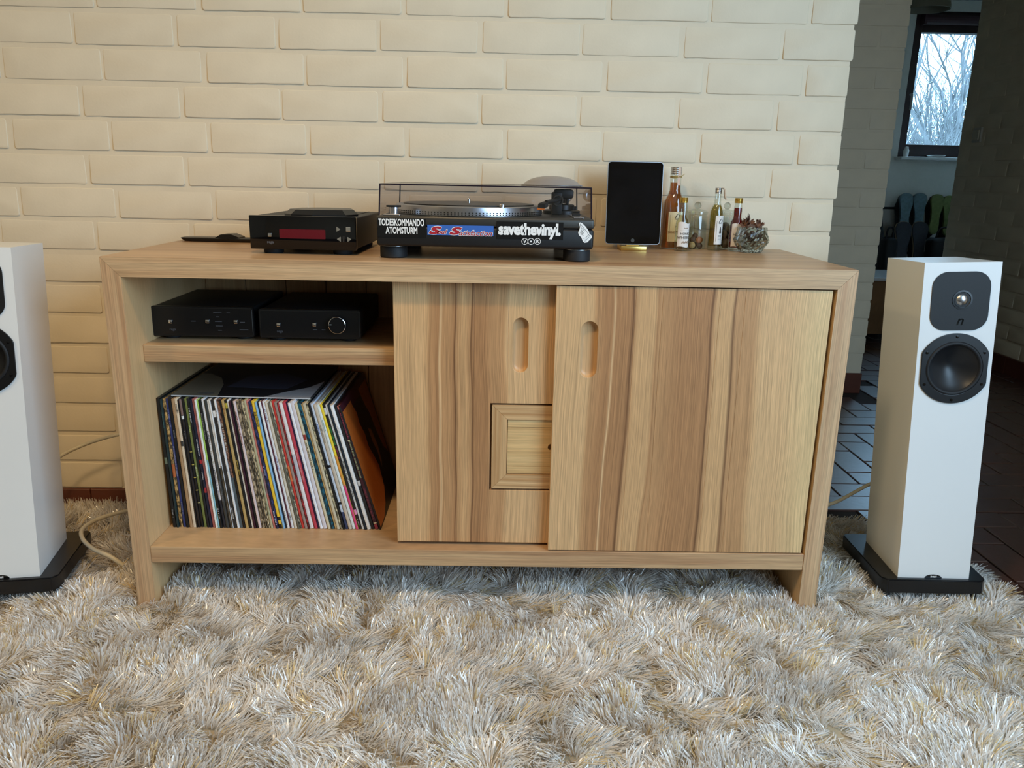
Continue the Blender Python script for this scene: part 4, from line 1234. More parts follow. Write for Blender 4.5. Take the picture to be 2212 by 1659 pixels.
b.tube([(cx + 0.004, cy - 0.0148, H + 0.178), (cx - 0.006, cy - 0.016, H + 0.174), (cx - 0.012, cy - 0.012, H + 0.176)], 0.0008, 5)
b.build('neck_string', M['string'], t)
b = B()
fn = curved(cx, cy, 0.0148, 0.35)
b.prism([(-0.0035, 0.158), (0.0045, 0.158), (0.0045, 0.202), (-0.0035, 0.202)], lambda a, c, d: fn(a, H + c, d), 0, 0.0003)
b.build('seal_strip', plain('pink_tax_strip', srgb(226, 192, 170), 0.7, noise=0.1, nscale=200), t)

# small honey bottle
cx, cy = 1.2600, 0.376
R_ = 0.0168
t = bottle('miniature_bottle', 'miniature gold capped bottle of pale liqueur with white label', cx, cy,
           [(0, 0.0005), (0.0158, 0.0005), (R_, 0.002), (R_, 0.066), (0.0155, 0.074), (0.0105, 0.083), (0.0098, 0.090), (0.0106, 0.100), (0.0098, 0.110), (0.0082, 0.118), (0.0082, 0.122), (0, 0.122)],
           [(0, 0.006), (R_ - 0.0018, 0.006), (R_ - 0.0018, 0.066), (0.0137, 0.073), (0.0090, 0.082), (0.0084, 0.088), (0, 0.088)], M['pale'], (0.1175, 0.1300), 0.0099, M['gold'])
lb = label_patch(cx, cy, R_ + 0.0004, -0.85, 1.25, H + 0.011, H + 0.070, M['paper_w'], t, wave=0.0022)
for s_, z, sz in (('HONIG', 0.043, 0.0078), ('WHISKEY', 0.0335, 0.0096)):
    add('lettering', lettering(s_, sz, (lambda f_, z_: lambda x, y, d: f_(x, H + z_ + y, 0.0006 + d))(curved(cx, cy, R_ + 0.0004, 0.32), z)), M['ink'], lb)
b = B()
fn = curved(cx, cy, R_ + 0.0004, 0.32)
b.tube([fn(x, H + 0.051, 0.0005) for x in (-0.013, -0.006, 0.0, 0.006, 0.012)], 0.0002, 4)
for k in range(9):
    x = -0.008 + 0.002 * k
    b.tube([fn(x, H + 0.019 + 0.002 * (k % 2), 0.0005), fn(x + 0.0014, H + 0.024 + 0.001 * (k % 3), 0.0005)], 0.0005, 4)
b.tube([fn(x, H + 0.0565 + 0.0012 * math.sin(x * 1600), 0.0005) for x in [(-0.004 + 0.0012 * q) for q in range(10)]], 0.0005, 4)
b.build('label_print', M['ink_brown'], lb)

# slim olive bottle
cx, cy = 1.3525, 0.411
R_ = 0.0168
t = bottle('liqueur_bottle', 'slim olive yellow bottle with silver cap and loose paper strip', cx, cy,
           [(0, 0.0005), (0.0160, 0.0005), (R_, 0.002), (R_, 0.088), (0.0160, 0.099), (0.0110, 0.111), (0.0085, 0.117), (0.0078, 0.128), (0.0078, 0.146), (0, 0.146)],
           [(0, 0.012), (R_ - 0.0016, 0.012), (R_ - 0.0016, 0.088), (0.0142, 0.098), (0.0098, 0.109), (0.0076, 0.1135), (0, 0.1135)], M['olive'], (0.1405, 0.1545), 0.0086, M['alu'])
lb = label_patch(cx, cy, R_ + 0.0004, -0.35, 1.2, H + 0.016, H + 0.087, M['paper_w'], t)
b = B()
fn = curved(cx, cy, R_ + 0.0004, 0.42)
for ln in ([(-0.009, 0.024), (-0.009, 0.074), (0.010, 0.074)], [(-0.009, 0.024), (0.010, 0.024)]):
    b.tube([fn(x, H + z, 0.0005) for x, z in ln], 0.00025, 4)
b.tube([fn(x, H + z, 0.0006) for x, z in ((-0.004, 0.070), (-0.001, 0.076), (0.003, 0.080), (0.006, 0.074), (0.003, 0.069), (-0.004, 0.068))], 0.0007, 5)
b.tube([fn(0.001, H + z, 0.0006) for z in (0.044, 0.050, 0.056, 0.060)], [0.0026, 0.0018, 0.0012, 0.0003], 6)
for k in range(4):
    b.tube([fn(-0.004, H + 0.028 + 0.0035 * k, 0.0005), fn(0.005, H + 0.028 + 0.0035 * k, 0.0005)], 0.0004, 4)
b.build('label_print', M['ink'], lb)
b = B()
strip = [(0.006, 0.154), (0.012, 0.155), (0.0165, 0.150), (0.018, 0.140), (0.020, 0.130), (0.0225, 0.127)]
b.prism([(x, z) for x, z in strip] + [(x - 0.003, z - 0.0006) for x, z in reversed(strip)], lambda a, c, d: (cx + a, cy + d, H + c), -0.004, 0.003)
b.build('paper_strip', plain('kraft_strip', srgb(208, 184, 158), 0.8, noise=0.1, nscale=200), t)

# small cherry bottle
cx, cy = 1.4015, 0.397
R_ = 0.0172
t = bottle('miniature_bottle', 'miniature gold capped bottle of dark red liqueur behind the glass bowl', cx, cy,
           [(0, 0.0005), (0.0160, 0.0005), (R_, 0.002), (R_, 0.064), (0.0156, 0.073), (0.0108, 0.082), (0.0100, 0.089), (0.0106, 0.099), (0.0098, 0.110), (0.0084, 0.118), (0.0084, 0.123), (0, 0.123)],
           [(0, 0.010), (R_ - 0.0016, 0.010), (R_ - 0.0016, 0.064), (0.0140, 0.072), (0.0094, 0.081), (0.0088, 0.089), (0.0094, 0.100), (0.0090, 0.107), (0, 0.107)], M['cherry'], (0.1185, 0.1310), 0.0102, M['gold'])
lb = label_patch(cx, cy, R_ + 0.0004, -0.95, 1.1, H + 0.012, H + 0.068, M['paper_w'], t, wave=0.002)
for s_, z, sz in (('HONIG', 0.042, 0.0088), ('KIRSCH', 0.033, 0.0070)):
    add('lettering', lettering(s_, sz, (lambda f_, z_: lambda x, y, d: f_(x, H + z_ + y, 0.0006 + d))(curved(cx, cy, R_ + 0.0004, 0.12), z)), M['ink'], lb)

# two small glass jars with ball-topped lids
def jar(name, label, cx, cy, r, hgt):
    t = thing(name, label, 'jar', (cx, cy, H), group='glass jars on the sideboard')
    B().lathe([(0, H + 0.001), (r - 0.002, H + 0.001), (r, H + 0.003), (r, H + hgt - 0.008), (r - 0.002, H + hgt - 0.004), (r + 0.0005, H + hgt - 0.002), (r + 0.0005, H + hgt)], (cx, cy, 0), 36).build('jar_glass', M['clear'], t, 50)
    B().lathe([(0, H + hgt + 0.0005), (r + 0.001, H + hgt + 0.0005), (r + 0.001, H + hgt + 0.004), (r * 0.62, H + hgt + 0.009), (r * 0.3, H + hgt + 0.0105), (0.004, H + hgt + 0.011)], (cx, cy, 0), 36).build('jar_lid', M['clear'], t, 50)
    B().ball((cx, cy, H + hgt + 0.0192), 0.0092).build('lid_ball', M['crystal'], t, 180)
    return t
j1 = jar('glass_jar', 'small lidded glass jar a third full of brown pebbles', 1.3120, 0.446, 0.0262, 0.0905)
j2 = jar('glass_jar', 'small lidded glass jar filled with grey pebbles', 1.3885, 0.449, 0.0262, 0.0905)
def pebble(cx, cy, z, r, mt, sq):
    o = B().ball((0, 0, 0), r, 10, sq, 0.06).build('pebble', M[mt], None, 180)
    o.location = (cx, cy, H + z)
    o.rotation_euler = (random.uniform(0, 3), random.uniform(0, 3), random.uniform(0, 3))
    return o
look = {'peb_a': 'tan', 'peb_b': 'dark brown', 'peb_c': 'orange brown', 'peb_d': 'grey'}
for dx, dy, z, r, mt in ((-0.010, -0.008, 0.0095, 0.0098, 'peb_a'), (0.010, -0.008, 0.0085, 0.0085, 'peb_b'), (0.0, 0.010, 0.009, 0.0090, 'peb_b'), (-0.008, -0.004, 0.0240, 0.0088, 'peb_b'), (0.009, -0.006, 0.0225, 0.0094, 'peb_c'), (-0.001, 0.003, 0.0330, 0.0080, 'peb_b')):
    tag(pebble(1.3120 + dx, 0.446 + dy, z, r, mt, (1, 0.9, 0.85)), look[mt] + ' pebble in the glass jar with few pebbles', 'pebble', 'pebbles in the nearly empty jar')
for k in range(13):
    a = k * 2.4
    rr_ = 0.0135 if k % 3 else 0.003
    tag(pebble(1.3885 + rr_ * math.cos(a), 0.449 + rr_ * math.sin(a), 0.0100 + 0.0043 * k, 0.0096, 'peb_d', (1, 0.95, 0.8)), 'grey pebble in the full glass jar', 'pebble', 'pebbles in the full jar')

# pressed glass bowl with dried blossoms
cx, cy = 1.4335, 0.372
prof = [(0.0, 0.0006), (0.0235, 0.0006), (0.0265, 0.002), (0.0300, 0.008), (0.0360, 0.017), (0.0415, 0.026), (0.0430, 0.031), (0.0405, 0.038), (0.0372, 0.046), (0.0355, 0.055), (0.0362, 0.062)]
inner = [(0.0336, 0.062), (0.0330, 0.055), (0.0345, 0.046), (0.0375, 0.037), (0.0395, 0.031), (0.0380, 0.026), (0.0330, 0.017), (0.0260, 0.009), (0.0, 0.007)]
def facet(r, h, a, i):
    if i >= 10 or r < 0.02:
        return r
    return r + 0.0013 * (1 if (int(round(a * 36 / (2 * PI))) + i) % 2 else -1)
bw = B().lathe([(r, H + z) for r, z in prof + inner], (cx, cy, 0), 36, wob=facet).build('glass_bowl', M['crystal'], None)
tag(bw, 'round cut glass bowl holding dried brown blossoms', 'bowl')
def blossom(bx, by, bz, r, label, stem):
    t = thing('dried_blossom', label, 'dried flower', (bx, by, bz), group='dried blossoms in the glass bowl')
    b = B()
    for k in range(26):
        a, el = random.uniform(0, 2 * PI), random.uniform(-0.3, 1.4)
        d = Vector((math.cos(a) * math.cos(el), math.sin(a) * math.cos(el), math.sin(el)))
        s_ = d.orthogonal().normalized()
        c = Vector((bx, by, bz))
        w = r * random.uniform(0.25, 0.4)
        p0, p1, p2 = c + d * r * 0.2, c + d * r * 0.8, c + d * r * random.uniform(1.0, 1.3)
        v = [b.bm.verts.new(q) for q in (p0 - s_ * w * 0.4, p0 + s_ * w * 0.4, p1 + s_ * w + d * 0.001, p2 + s_ * w * 0.3, p2 - s_ * w * 0.4, p1 - s_ * w)]
        b.bm.faces.new(v)
    b.ball((bx, by, bz), r * 0.62, jit=0.1)
    b.build('petals', M['dried'], t)
    if stem:
        bb = B()
        for dx, dy, hh in stem:
            bb.tube([(bx + dx * 0.3, by + dy * 0.3, bz + r * 0.5), (bx + dx * 0.7, by + dy, bz + r * 0.5 + hh * 0.6), (bx + dx, by + dy, bz + r * 0.5 + hh)], [0.0026, 0.0016, 0.0005], 6)
        bb.build('stem', M['dried2'], t)
blossom(cx - 0.013, cy - 0.003, H + 0.068, 0.0155, 'dried brown blossom with spiky stem in the cut glass bowl', [(-0.001, 0, 0.020), (0.003, 0.001, 0.018), (-0.006, 0.002, 0.012)])
blossom(cx + 0.016, cy + 0.002, H + 0.064, 0.0150, 'rounder dried brown blossom in the cut glass bowl', [(0.002, 0.0, 0.008), (-0.005, 0.0, 0.010)])
for k, (dx, dy, z) in enumerate(((-0.010, -0.012, 0.042), (0.014, -0.008, 0.038), (0.0, 0.014, 0.040), (0.0, -0.004, 0.022))):
    blossom(cx + dx, cy + dy, H + z, 0.0125, 'dried blossom lying low inside the cut glass bowl', None)

# ------------------------------------------------------------------ floor-standing loudspeakers
SPH, SPW, SPD = 0.734, 0.160, 0.213
def speaker(label, loc, yaw, tx, ty):
    Mx = Matrix.Rotation(yaw, 3, 'Z') @ Matrix.Rotation(tx, 3, 'X') @ Matrix.Rotation(ty, 3, 'Y')
    t = thing('floor_speaker', label, 'speaker', loc, Mx.to_euler(), 'floor standing speakers beside the sideboard', room=False)
    hw_ = SPW / 2
    zw = SPH - 0.233
    hl = [(0.0610 * math.cos(2 * PI * k / 48), zw + 0.0610 * math.sin(2 * PI * k / 48)) for k in range(48)]
    bb = B()
    ol = [(-hw_, 0.0), (hw_, 0.0), (hw_, SPH), (-hw_, SPH)]
    of, ob = [bb.bm.verts.new((x, 0.0, z)) for x, z in ol], [bb.bm.verts.new((x, SPD, z)) for x, z in ol]
    hf, hb = [bb.bm.verts.new((x, 0.0, z)) for x, z in hl], [bb.bm.verts.new((x, 0.040, z)) for x, z in hl]
    eds = [bb.bm.edges.new((l_[k], l_[(k + 1) % len(l_)])) for l_ in (of, hf) for k in range(len(l_))]
    bmesh.ops.triangle_fill(bb.bm, edges=eds, use_beauty=True)
    for f_, r_ in ((of, ob), (hf, hb)):
        for k in range(len(f_)):
            bb.bm.faces.new((f_[k], f_[(k + 1) % len(f_)], r_[(k + 1) % len(f_)], r_[k]))
    bb.bm.faces.new(ob)
    bb.bm.faces.new(hb)
    bb.build('cabinet', M['satin_white'], t)
    # tweeter plate
    zc = SPH - 0.084
    tp = B().prism(rrect(0, zc, 0.0605, 0.064, 0.033, 10), front, -0.0022, 0.002, 0.0006).build('tweeter_plate', M['black'], t, 40)
    B().lathe([(0.021, -0.0022), (0.021, -0.0034), (0.0175, -0.0036), (0.0150, -0.0010), (0.0145, 0.0)], (0.0035, 0, zc + 0.003), 40, axis='y').build('tweeter_ring', M['black_satin'], tp, 40)
    B().lathe([(0, -0.0072), (0.004, -0.0068), (0.008, -0.0055), (0.0115, -0.0030), (0.0146, 0.001)], (0.0035, 0, zc + 0.003), 32, axis='y').build('tweeter_dome', M['alu'], tp, 180)
    add('maker_mark', lettering('n', 0.030, lambda x, y, d: (0.002 + x, -0.0024 - d, zc - 0.043 + y), 0.0004, 0.3), M['black_gloss'], tp)
    # woofer: flange with flat sides, surround, cone
    R_, cut_ = 0.0790, 0.0705
    outl = []
    for k in range(72):
        a = 2 * PI * k / 72
        x, z = R_ * math.cos(a), R_ * math.sin(a)
        outl.append((max(-cut_, min(cut_, x)), zw + z))
    hole = [(0.0600 * math.cos(2 * PI * k / 48), zw + 0.0600 * math.sin(2 * PI * k / 48)) for k in range(48)]
    me = plate(outl, [hole], 0, 0.004, lambda a, b_, d: (a, -d, b_), bev=0.0008)
    wf = add('woofer_frame', me, M['black_satin'], t)
    B().lathe([(0.0605, -0.0028), (0.0585, -0.0055), (0.0560, -0.0062), (0.0535, -0.0050), (0.0515, -0.0015)], (0, 0, zw), 56, axis='y').build('surround', M['black_rubber'], wf, 180)
    B().lathe([(0.0518, -0.0016), (0.0500, 0.0004), (0.040, 0.0075), (0.025, 0.0165), (0.012, 0.0225), (0, 0.0245)], (0, 0, zw), 56, axis='y').build('cone', plain('cone_grey', srgb(22, 23, 26), 0.38, noise=0.02), wf, 180)
    for k in range(6):
        a = PI / 2 + k * PI / 3
        B().lathe([(0, -0.0052), (0.0030, -0.0050), (0.0032, -0.0038), (0, -0.0038)], (0.0700 * math.cos(a), 0, zw + 0.0710 * math.sin(a)), 12, axis='y').build('screw', M['black_gloss'], wf, 40)
    # badge at the foot of the front
    half = [(0.019 * math.cos(PI * k / 16), 0.0005 + 0.0085 * math.sin(PI * k / 16)) for k in range(17)]
    bd = B().prism(half, front, -0.0012, 0.001).build('badge', M['black_gloss'], t)
    add('maker_mark', lettering('neat', 0.0080, lambda x, y, d: (x, -0.0014 - d, 0.0045 + y), 0.0002, 0.1), M['white'], bd)
    # plinth
    pl = [(-0.118, 0.004), (-0.105, -0.012), (0.105, -0.012), (0.118, 0.004), (0.126, 0.252), (0.118, 0.262), (-0.118, 0.262), (-0.126, 0.252)]
    B().prism(pl, flat, -0.034, 0.0, 0.0025).build('plinth', M['black_satin'], t, 40)
    for x, y in ((-0.098, 0.012), (0.098, 0.012), (-0.105, 0.238), (0.105, 0.238)):
        B().lathe([(0, -0.062), (0.010, -0.062), (0.012, -0.058), (0.008, -0.050), (0.008, -0.034), (0, -0.034)], (x, y, 0), 16).build('spike_foot', M['black_satin'], t, 40)
    return t
speaker('white floor speaker on the rug beside the hallway, showing tweeter and woofer', (1.8368, 0.049, 0.0696), -0.1002, -0.0472, -0.0430)
speaker('white floor speaker beside the open shelf end of the sideboard', (-0.2977, -0.0064, 0.0695), 0.2431, -0.0391, 0.0338)

# ------------------------------------------------------------------ cables
def smooth_path(pts, n=10):
    pts = [Vector(p) for p in pts]
    out = []
    for i in range(len(pts) - 1):
        p0, p1, p2, p3 = pts[max(i - 1, 0)], pts[i], pts[i + 1], pts[min(i + 2, len(pts) - 1)]
        for k in range(n):
            s_ = k / n
            out.append(0.5 * ((2 * p1) + (p2 - p0) * s_ + (2 * p0 - 5 * p1 + 4 * p2 - p3) * s_ ** 2 + (3 * p1 - p0 - 3 * p2 + p3) * s_ ** 3))
    out.append(pts[-1])
    return out
def cable(label, pts, r):
    o = B().tube(smooth_path(pts), r, 10).build('speaker_cable', M['cable'], None, 60)
    return tag(o, label, 'cable', 'pale speaker cables')
cable('pale speaker cable strung from speaker to sideboard along the brick wall', [(-0.34, 0.22, 0.235), (-0.345, 0.30, 0.225), (-0.33, 0.40, 0.230), (-0.26, 0.42, 0.255), (-0.17, 0.43, 0.275), (0.02, 0.468, 0.30), (0.10, 0.476, 0.31)], 0.0045)
cable('pale cable looping over the rug between speaker and sideboard', [(0.06, 0.40, 0.085), (-0.06, 0.385, 0.085), (-0.155, 0.352, 0.082), (-0.220, 0.300, 0.080), (-0.238, 0.240, 0.078), (-0.215, 0.190, 0.074), (-0.165, 0.142, 0.070), (-0.115, 0.120, 0.062), (-0.085, 0.118, 0.040)], 0.0052)
cable('pale speaker cable running up behind the speaker by the hallway', [(1.52, 0.40, 0.10), (1.64, 0.34, 0.115), (1.70, 0.31, 0.145), (1.78, 0.295, 0.205), (1.83, 0.275, 0.235)], 0.0045)

# ------------------------------------------------------------------ the far room: shoes, bench, lamp, things on the sill
def sole_outline(L, flip):
    pts = [(0.000, 0.50), (0.020, 0.495), (0.036, 0.47), (0.046, 0.42), (0.049, 0.34), (0.047, 0.24), (0.040, 0.13), (0.034, 0.02), (0.031, -0.12), (0.034, -0.26), (0.036, -0.36), (0.032, -0.44), (0.018, -0.49), (0.0, -0.50),
           (-0.018, -0.49), (-0.031, -0.44), (-0.034, -0.36), (-0.031, -0.26), (-0.024, -0.10), (-0.027, 0.06), (-0.036, 0.18), (-0.044, 0.28), (-0.046, 0.37), (-0.038, 0.45), (-0.020, 0.49)]
    return [((-x if flip else x) * L / 0.28, z * L) for x, z in pts]
def shoe(label, cx, y, cz, L, flip, tilt, mat, rim=None):
    t = thing('shoe', label, 'shoe', (cx, y, cz), (math.radians(-12), math.radians(tilt), 0), 'shoes on the rack under the window', room=False)
    o_ = sole_outline(L, flip)
    B().prism(o_, front, -0.012, 0.006, 0.003).build('sole', mat, t, 40)
    b = B()
    n = len(o_)
    rings = []
    for s_, d, lim in ((0.97, 0.006, 1), (0.99, 0.025, 1), (0.90, 0.055, 1), (0.66, 0.085, 1)):
        rings.append([b.bm.verts.new((x * s_, d, z * (0.96 if d < 0.05 else 0.90) - (0.03 if d > 0.05 else 0) * L / 0.28)) for x, z in o_])
    for a_, c_ in zip(rings, rings[1:]):
        for k in range(n):
            b.bm.faces.new((a_[k], a_[(k + 1) % n], c_[(k + 1) % n], c_[k]))
    b.bm.faces.new(rings[-1])
    b.build('upper', M['black_rubber'], t, 60)
    if rim:
        bb = B().tube([(x * 1.0, 0.0, z * 1.0) for x, z in o_] + [(o_[0][0], 0.0, o_[0][1])], 0.004, 5, False)
        bb.build('welt', rim, t, 60)
    return t
teal = plain('teal_sole', srgb(96, 116, 124), 0.7, noise=0.2, nscale=60)
green = plain('olive_sole', srgb(104, 112, 58), 0.7, noise=0.2, nscale=60)
dark = plain('black_sole', srgb(44, 46, 52), 0.7, noise=0.2, nscale=60)
tanw = plain('tan_welt', srgb(140, 124, 98), 0.7, noise=0.1)
SY = 3.93
shoe('left shoe of the teal soled pair standing on the shoe rack', at(1953, 462, 1, SY).x, SY, at(1953, 462, 1, SY).z, 0.285, False, 4, teal)
shoe('right shoe of the teal soled pair standing on the shoe rack', at(1985, 462, 1, SY).x, SY, at(1985, 462, 1, SY).z, 0.285, True, 2, teal)
shoe('left shoe of the olive soled pair beside the right-hand wall', at(2019, 463, 1, SY).x, SY, at(2019, 463, 1, SY).z, 0.275, False, 6, green)
shoe('right shoe of the olive soled pair half behind the right-hand wall', at(2048, 466, 1, SY).x, SY, at(2048, 466, 1, SY).z, 0.275, True, 3, green)
SY2 = 3.80
shoe('left shoe of the black soled pair in front on the rack', at(1947, 532, 1, SY2).x, SY2, at(1947, 532, 1, SY2).z, 0.33, False, 3, dark, tanw)
shoe('right shoe of the black soled pair in front on the rack', at(1985, 532, 1, SY2).x, SY2, at(1985, 532, 1, SY2).z, 0.33, True, 2, dark, tanw)
# rack: two rails on side brackets
rk = thing('shoe_rack', 'narrow dark wall rack with rails holding the shoes', 'shoe rack', (3.74, 4.06, 0.0))
b = B()
for y, z in ((4.03, 0.80), (3.93, 0.60), (3.90, 0.50), (3.80, 0.355)):
    b.tube([(3.44, y, z), (4.15, y, z)], 0.008, 8)
b.build('rail', M['black_satin'], rk, 60)
for x in (3.45, 4.14):
    B().prism([(3.78, 0.0), (4.09, 0.0), (4.09, 0.86), (4.02, 0.86), (3.78, 0.40)], lambda a, c, d: (d, a, c), x - 0.008, x + 0.008).build('side_bracket', M['black_satin'], rk)
# dark bags hanging by the rack
def bag(label, u, v, w, h, y):
    p = at(u, v, 1, y)
    t = thing('bag', label, 'bag', (p.x, y, p.z - h / 2), group='dark bags by the shoe rack')
    b = B().box(p.x - w / 2, p.x + w / 2, y - 0.05, y + 0.06, p.z - h / 2, p.z + h / 2, 0.03, 3)
    b.build('bag_body', M['black_rubber'], t, 60)
    B().tube(smooth_path([(p.x - w * 0.3, y, p.z + h / 2 - 0.01), (p.x - w * 0.2, y, p.z + h / 2 + 0.06), (p.x + w * 0.15, y, p.z + h / 2 + 0.06), (p.x + w * 0.25, y, p.z + h / 2 - 0.01)], 6), 0.006, 6).build('bag_strap', M['black_rubber'], t, 60)
bag('black bag hanging under the olive soled shoes', 2033, 572, 0.22, 0.36, 3.735)
bag('dark bag beside the black soled shoes', 1916, 558, 0.09, 0.28, 3.80)

# low bench with white top
bn = thing('bench', 'low brown wooden bench with white top in the far hallway', 'bench', (3.28, 3.45, 0.0))
bm_ = wood('bench_wood', srgb(150, 110, 70), srgb(120, 84, 52), 'z', 'y', seed=20.0)
B().prism([(3.22, 0.06), (3.28, 0.0), (3.66, 0.0), (3.66, 0.385), (3.22, 0.385)], lambda a, c, d: (d, a, c), 3.08, 3.11, 0.002).build('bench_side', bm_, bn)
B().box(3.11, 3.46, 3.23, 3.26, 0.05, 0.385, 0.002).build('bench_front', bm_, bn)
B().prism([(3.22, 0.06), (3.28, 0.0), (3.66, 0.0), (3.66, 0.385), (3.22, 0.385)], lambda a, c, d: (d, a, c), 3.46, 3.49, 0.002).build('bench_side', bm_, bn)
B().box(3.07, 3.50, 3.20, 3.67, 0.385, 0.405, 0.003).build('bench_top', M['satin_white'], bn)

# pendant lamp
p = at(2012, 2, 1, 3.3)
pl = thing('pendant_lamp', 'pale pendant lamp shade hanging before the far window', 'lamp', (p.x, 3.3, p.z))
r0 = 0.125
zb_ = at(2012, 22, 1, 3.3).z
B().lathe([(r0, zb_), (r0 * 0.985, zb_ + 0.02), (r0 * 0.85, zb_ + 0.09), (r0 * 0.5, zb_ + 0.15), (0.02, zb_ + 0.17), (0.018, zb_ + 0.168), (r0 * 0.48, zb_ + 0.147), (r0 * 0.83, zb_ + 0.088), (r0 * 0.965, zb_ + 0.02), (r0 * 0.98, zb_), (r0, zb_)], (p.x - 0.02, 3.3, 0), 40).build('lamp_shade', plain('pale_shade', srgb(150, 150, 134), 0.5, noise=0.02), pl, 40)
B().tube([(p.x - 0.02, 3.3, zb_ + 0.165), (p.x - 0.02, 3.3, CEIL)], 0.004, 6).build('lamp_cord', M['black_rubber'], pl)

# white tray and cup on the sill
q = at(2022, 338, 1, FY - 0.05)
tag(B().lathe([(0, WZ0 - 0.002), (0.045, WZ0 - 0.002), (0.060, WZ0 + 0.010), (0.058, WZ0 + 0.012), (0.043, WZ0 + 0.001), (0, WZ0 + 0.001)], (q.x, FY - 0.05, 0), 32).build('white_dish', M['satin_white'], None, 40), 'white shallow dish on the far window sill', 'dish')
q = at(1957, 332, 1, FY - 0.05)
tag(B().lathe([(0, WZ0 - 0.002), (0.016, WZ0 - 0.002), (0.019, WZ0 + 0.040), (0.012, WZ0 + 0.055), (0.012, WZ0 + 0.065), (0, WZ0 + 0.066)], (q.x, FY - 0.05, 0), 20).build('white_pot', M['satin_white'], None, 40), 'small white pot at the corner of the far window sill', 'pot')

# ------------------------------------------------------------------ bare trees outside the far window
ground = struct(B().box(-6, 22, 4.5, 40, -0.6, -0.5).build('ground', plain('winter_grass', srgb(96, 100, 84), 0.9, noise=0.2, nscale=2)))
def tree(label, x, y, h, seed, r0, depth, lean=0.0, spread=0.5):
    rnd = random.Random(seed)
    t = thing('bare_tree', label, 'tree', (x, y, -0.5), group='bare trees outside the far window')
    tr, br = B(), B()
    def grow(p, d, L, r, lev):
        q = p + d * L * 0.5 + Vector((rnd.uniform(-1, 1), rnd.uniform(-1, 1), 0)) * L * 0.05
        e_ = p + d * L
        (tr if lev == 0 else br).tube([p, q, e_], [r, r * 0.85, r * 0.68], 5 if lev < 3 else 3, False)
        if lev >= depth:
            return
        for k in range(3 if lev else 4):
            nd = (d + Vector((rnd.uniform(-1, 1), rnd.uniform(-1, 1), rnd.uniform(-0.25, 0.7))) * spread).normalized()
            grow(e_ if k < 2 else q, nd, L * rnd.uniform(0.6, 0.82), r * 0.62, lev + 1)
    grow(Vector((x, y, -0.5)), Vector((lean, 0, 1)).normalized(), h * 0.3, r0, 0)
    tr.build('trunk', M['bark'], t, 60)
    br.build('branches', M['bark'], t, 60)
tree('tall bare tree with wide crown seen through the far window', 6.4, 8.6, 5.0, 3, 0.05, 5, 0.1, 0.6)
tree('bare tree leaning over the garden seen through the far window', 8.2, 11.0, 5.5, 8, 0.06, 4, -0.25, 0.7)
tree('far bare tree behind the others outside the window', 10.5, 15.0, 7.5, 12, 0.07, 4, 0.0, 0.6)
def thicket(x, y, h, seed, label):
    rnd = random.Random(seed)
    t = thing('bare_shrub', label, 'shrub', (x, y, -0.5), group='bare shrubs outside the far window')
    b = B()
    for k in range(70):
        a = Vector((x + rnd.gauss(0, 0.5), y + rnd.gauss(0, 0.5), -0.5))
        d = Vector((rnd.uniform(-0.25, 0.25), rnd.uniform(-0.2, 0.2), 1)).normalized()
        L = h * rnd.uniform(0.6, 1.0)
        m_ = a + d * L * 0.55 + Vector((rnd.uniform(-0.1, 0.1), 0, 0))
        e_ = a + d * L + Vector((rnd.uniform(-0.25, 0.25), rnd.uniform(-0.2, 0.2), 0))
        b.tube([a, m_, e_], [0.016, 0.011, 0.003], 4, False)
        for q in range(8):
            s_ = a.lerp(m_, rnd.uniform(0.5, 1)) if q < 2 else m_.lerp(e_, rnd.uniform(0, 0.9))
            b.tube([s_, s_ + Vector((rnd.uniform(-0.35, 0.35), rnd.uniform(-0.3, 0.3), rnd.uniform(0.2, 0.6)))], [0.007, 0.002], 3, False)
    b.build('twigs', M['bark'], t)
for k, (x, y, h) in enumerate(((5.6, 7.4, 2.3), (6.5, 7.8, 2.5), (7.3, 8.8, 2.8), (8.3, 9.8, 2.9), (9.2, 11.4, 3.3), (6.9, 9.6, 2.9), (10.4, 13.0, 3.5), (9.2, 13.2, 3.4), (8.0, 11.6, 3.1))):
    thicket(x, y, h, 40 + k, 'upright bare shrub among the thicket outside the far window')

# ------------------------------------------------------------------ shaggy rug
RX0, RX1, RY0, RY1 = -1.25, 2.045, -0.78, 0.476
rug = thing('shag_rug', 'large cream shaggy rug lying under the sideboard and speakers', 'rug', ((RX0 + RX1) / 2, (RY0 + RY1) / 2, 0.0))
B().box(RX0, RX1, RY0, RY1, 0.0005, 0.006, 0.001, 1).build('rug_backing', plain('rug_backing', srgb(170, 152, 124), 0.9, noise=0.1), rug)

